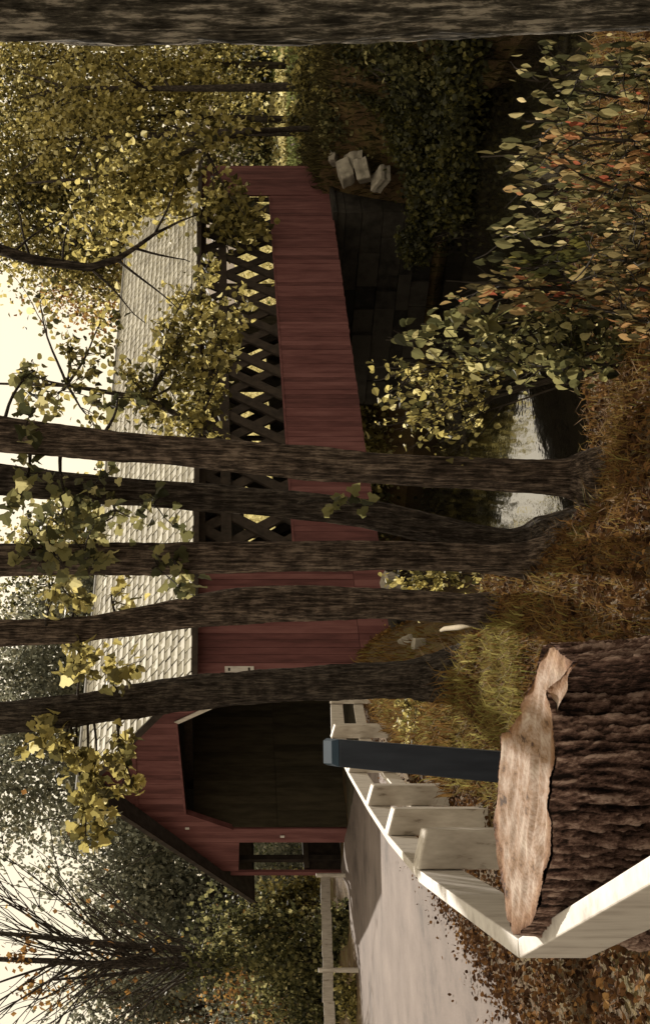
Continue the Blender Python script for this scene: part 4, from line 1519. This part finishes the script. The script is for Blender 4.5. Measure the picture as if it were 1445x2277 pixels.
vine([(1650, 1010, 26, 40, 24), (1640, 1060, 36, 40, 40), (1620, 1120, 50, 40, 60), (1610, 1190, 50, 40, 60), (1625, 1260, 50, 50, 80), (1640, 1330, 60, 50, 90)], 6.2, 'leaf_vine', 'shrub with orange-red leaves reaching left over the dark river', 0.056, bias=0.12)
vine([(1525, 890, 24, 26, 22), (1515, 950, 40, 40, 50), (1560, 1010, 50, 40, 70), (1500, 1040, 50, 50, 90), (1540, 1110, 60, 50, 110)], 6.8, 'leaf_olive', 'olive shrub standing tallest in front of the river', 0.055, bias=0.05, tmpl=LEAF8, droop=0.55)
vine([(1490, 1140, 50, 60, 170), (1560, 1190, 70, 60, 200), (1500, 1230, 60, 50, 160), (1540, 1290, 80, 60, 220), (1455, 1190, 30, 40, 50), (1500, 1350, 80, 50, 160)], 6.5, 'leaf_olive', 'dense olive shrub right of the bright water', 0.046, tmpl=LEAF8, droop=0.5)
vine([(1420, 890, 50, 40, 110), (1370, 950, 60, 50, 150), (1440, 960, 50, 50, 130), (1340, 870, 40, 50, 80), (1410, 1005, 50, 36, 110), (1310, 960, 40, 60, 90), (1290, 1010, 36, 36, 50), (1470, 1060, 40, 40, 80)], 7.8, 'leaf_gold', 'yellow-green shrub hanging in front of the bridge foot, above the bright water', 0.040, tmpl=LEAF8, droop=0.45, bias=-0.08, base_u=1500)
vine([(1700, 1330, 70, 60, 130), (1690, 1400, 90, 50, 150), (1580, 1380, 80, 50, 130), (1790, 1420, 90, 40, 110)], 5.2, 'leaf_vine', 'low rusty shrub among the dry grass at the picture edge', 0.045, bias=-0.1)
vine([(1700, 1160, 40, 40, 40), (1720, 1230, 50, 50, 70), (1690, 1290, 50, 50, 80)], 6.0, 'leaf_deep', 'dark leafy shrub between the pale and the orange-leaved shrubs', 0.06)
vine([(960, 900, 50, 40, 150), (985, 950, 40, 40, 120), (950, 1000, 40, 40, 90)], 16.0, 'leaf_gold', 'yellow shrub on the bank between the crooked and middle trunks', 0.085, tmpl=LEAF8, droop=0.4)
vine([(700, 900, 50, 26, 160), (650, 930, 60, 30, 170), (610, 960, 50, 30, 140)], 15.0, 'leaf_gold', 'low bright yellow shrub behind the blue post, beside the leftmost trunk', 0.05, tmpl=LEAF8, droop=0.3, bias=0.05)


# ================================================================== GRASS AND FALLEN LEAVES
def grass(name, n, box, hgt, mat, keep, tilt=0.55, wid=0.006):
    X = rng.uniform(box[0], box[1], n)
    Y = box[2] + (box[3] - box[2]) * rng.uniform(size=n) ** 1.3
    k = keep(X, Y)
    X, Y = X[k], Y[k]
    N = len(X)
    Z = height(X, Y)
    tuft = 0.5 + 0.5 * np.sin(X * 3.1 + np.sin(Y * 2.3) * 2) * np.cos(Y * 2.7 + X)
    h_ = hgt * rng.uniform(0.4, 1.2, N) * (0.6 + 0.6 * tuft)
    a = rng.uniform(0, 6.28, N)
    lean = h_ * tilt * rng.uniform(0.2, 1.6, N)
    dx, dy = np.cos(a) * lean, np.sin(a) * lean
    b = rng.uniform(0, 6.28, N)
    w_ = wid * (0.7 + 0.05 * Y) * rng.uniform(.7, 1.4, N)
    wx, wy = np.cos(b) * w_, np.sin(b) * w_
    V = np.empty((N, 5, 3))
    V[:, 0] = np.stack([X - wx, Y - wy, Z - .02], -1)
    V[:, 1] = np.stack([X + wx, Y + wy, Z - .02], -1)
    V[:, 2] = np.stack([X + wx * .8 + dx * .35, Y + wy * .8 + dy * .35, Z + h_ * .6], -1)
    V[:, 3] = np.stack([X - wx * .8 + dx * .35, Y - wy * .8 + dy * .35, Z + h_ * .6], -1)
    V[:, 4] = np.stack([X + dx, Y + dy, Z + h_ * (1.0 - 0.25 * tilt)], -1)
    V2 = V[:, [0, 1, 2, 3, 3, 2, 4]]
    base_ = (np.arange(N) * 5)[:, None]
    f1 = base_ + np.array([0, 1, 2, 3])
    f2 = base_ + np.array([3, 2, 4, 4])
    # two meshes faces: quads and triangles via degenerate-free list
    VV = V.reshape(-1, 3)
    me_faces = [tuple(q) for q in f1] + [tuple(q[:3]) for q in f2]
    rv = np.clip(rng.beta(1.7, 1.8, N) + 0.25 * (tuft - 0.5), 0, 1)
    return kind(link(name, VV, me_faces, M[mat], None, np.repeat(rv, 5)), 'stuff')


def keep_bank(X, Y):
    dist, side = river_dist(X, Y)
    inst = (((X - ctr[0]) / 0.75) ** 2 + ((Y - ctr[1]) / 0.6) ** 2) < 1
    fx = np.interp(Y, [2.7, 5.2, 8, 13, 20, 24, 28], [-0.5, -1.65, -2.1, -2.75, -3.35, -3.4, -3.6])
    return (side < 0) & (dist > 7.0) & ~inst & (X > fx + 0.12) & (X < 0.5 * Y + 1.5)


grass('dry_grass', 60000, (-3.6, 5.0, 3.2, 14), 0.16, 'grass_dry', keep_bank, 0.9, 0.0035)
grass('yellow_grass', 36000, (-3.7, 0.6, 8.5, 29), 0.17, 'grass_yellow', lambda X, Y: keep_bank(X, Y) & (X < -0.16 * Y + 0.75), 0.6, 0.006)
grass('bank_grass', 30000, (-4.5, 6.0, 12, 34), 0.3, 'grass_dry', lambda X, Y: (river_dist(X, Y)[1] < 0) & (river_dist(X, Y)[0] > 6.6) & (X > np.interp(Y, [8, 13, 20, 24, 28, 29, 34], [-2.1, -2.75, -3.35, -3.4, -3.6, -3.4, 0])), 0.6, 0.006)
grass('far_bank_grass', 60000, (7, 26, 22, 52), 0.5, 'grass_dark', lambda X, Y: (river_dist(X, Y)[1] > 0) & (river_dist(X, Y)[0] > 6.4) & (river_dist(X, Y)[0] < 13), 0.6, 0.008)
grass('pale_meadow_grass', 26000, (-6, 20, 56, 105), 0.4, 'grass_pale', lambda X, Y: (river_dist(X, Y)[1] > 0) & (river_dist(X, Y)[0] > 7), 0.5, 0.03)
grass('meadow_grass', 30000, (13, 34, 44, 70), 0.22, 'grass_green', lambda X, Y: (river_dist(X, Y)[1] > 0) & (river_dist(X, Y)[0] > 9.5), 0.5, 0.012)

# fallen leaves beside the road and over the bank
n = 80000
X = rng.uniform(-4.4, 4.5, n)
Y = 3 + 13 * rng.uniform(size=n) ** 1.2
dist, side = river_dist(X, Y)
edge = np.interp(Y, [-8, 9, 14, 28], [-3.4, -3.5, -3.85, -4.15])
k = (side < 0) & (dist > 6.9) & (X > edge - 0.05 - np.abs(rng.normal(size=n)) * 0.14)
inst = (((X - ctr[0]) / 0.6) ** 2 + ((Y - ctr[1]) / 0.45) ** 2) < 1
k &= ~inst
X, Y = X[k], Y[k]
P = np.stack([X, Y, height(X, Y) + 0.012 + 0.03 * rng.uniform(size=len(X))], -1)
axh = rng.normal(size=(len(X), 3)) * np.array((1, 1, 0.25))
kind(leaves('fallen_leaves', P, 0.04, M['litter'], None, LEAF8, droop=0.0, ax=axh), 'stuff')
n = 9000
X = rng.uniform(-6, -3.4, n)
Y = 5 + 24 * rng.uniform(size=n) ** 1.7
edge = np.interp(Y, [-8, 9, 14, 28], [-3.4, -3.5, -3.85, -4.15])
k = (edge - X) < rng.exponential(0.22, n)
X, Y = X[k], Y[k]
P = np.stack([X, Y, height(X, Y) + 0.05], -1)
kind(leaves('scattered_leaves', P, 0.036, M['litter'], None, LEAF8, droop=0.0, ax=rng.normal(size=(len(X), 3)) * np.array((1, 1, 0.2))), 'stuff')
print('objects', len(bpy.data.objects), 'polys', sum(len(o.data.polygons) for o in bpy.data.objects if o.type == 'MESH'))
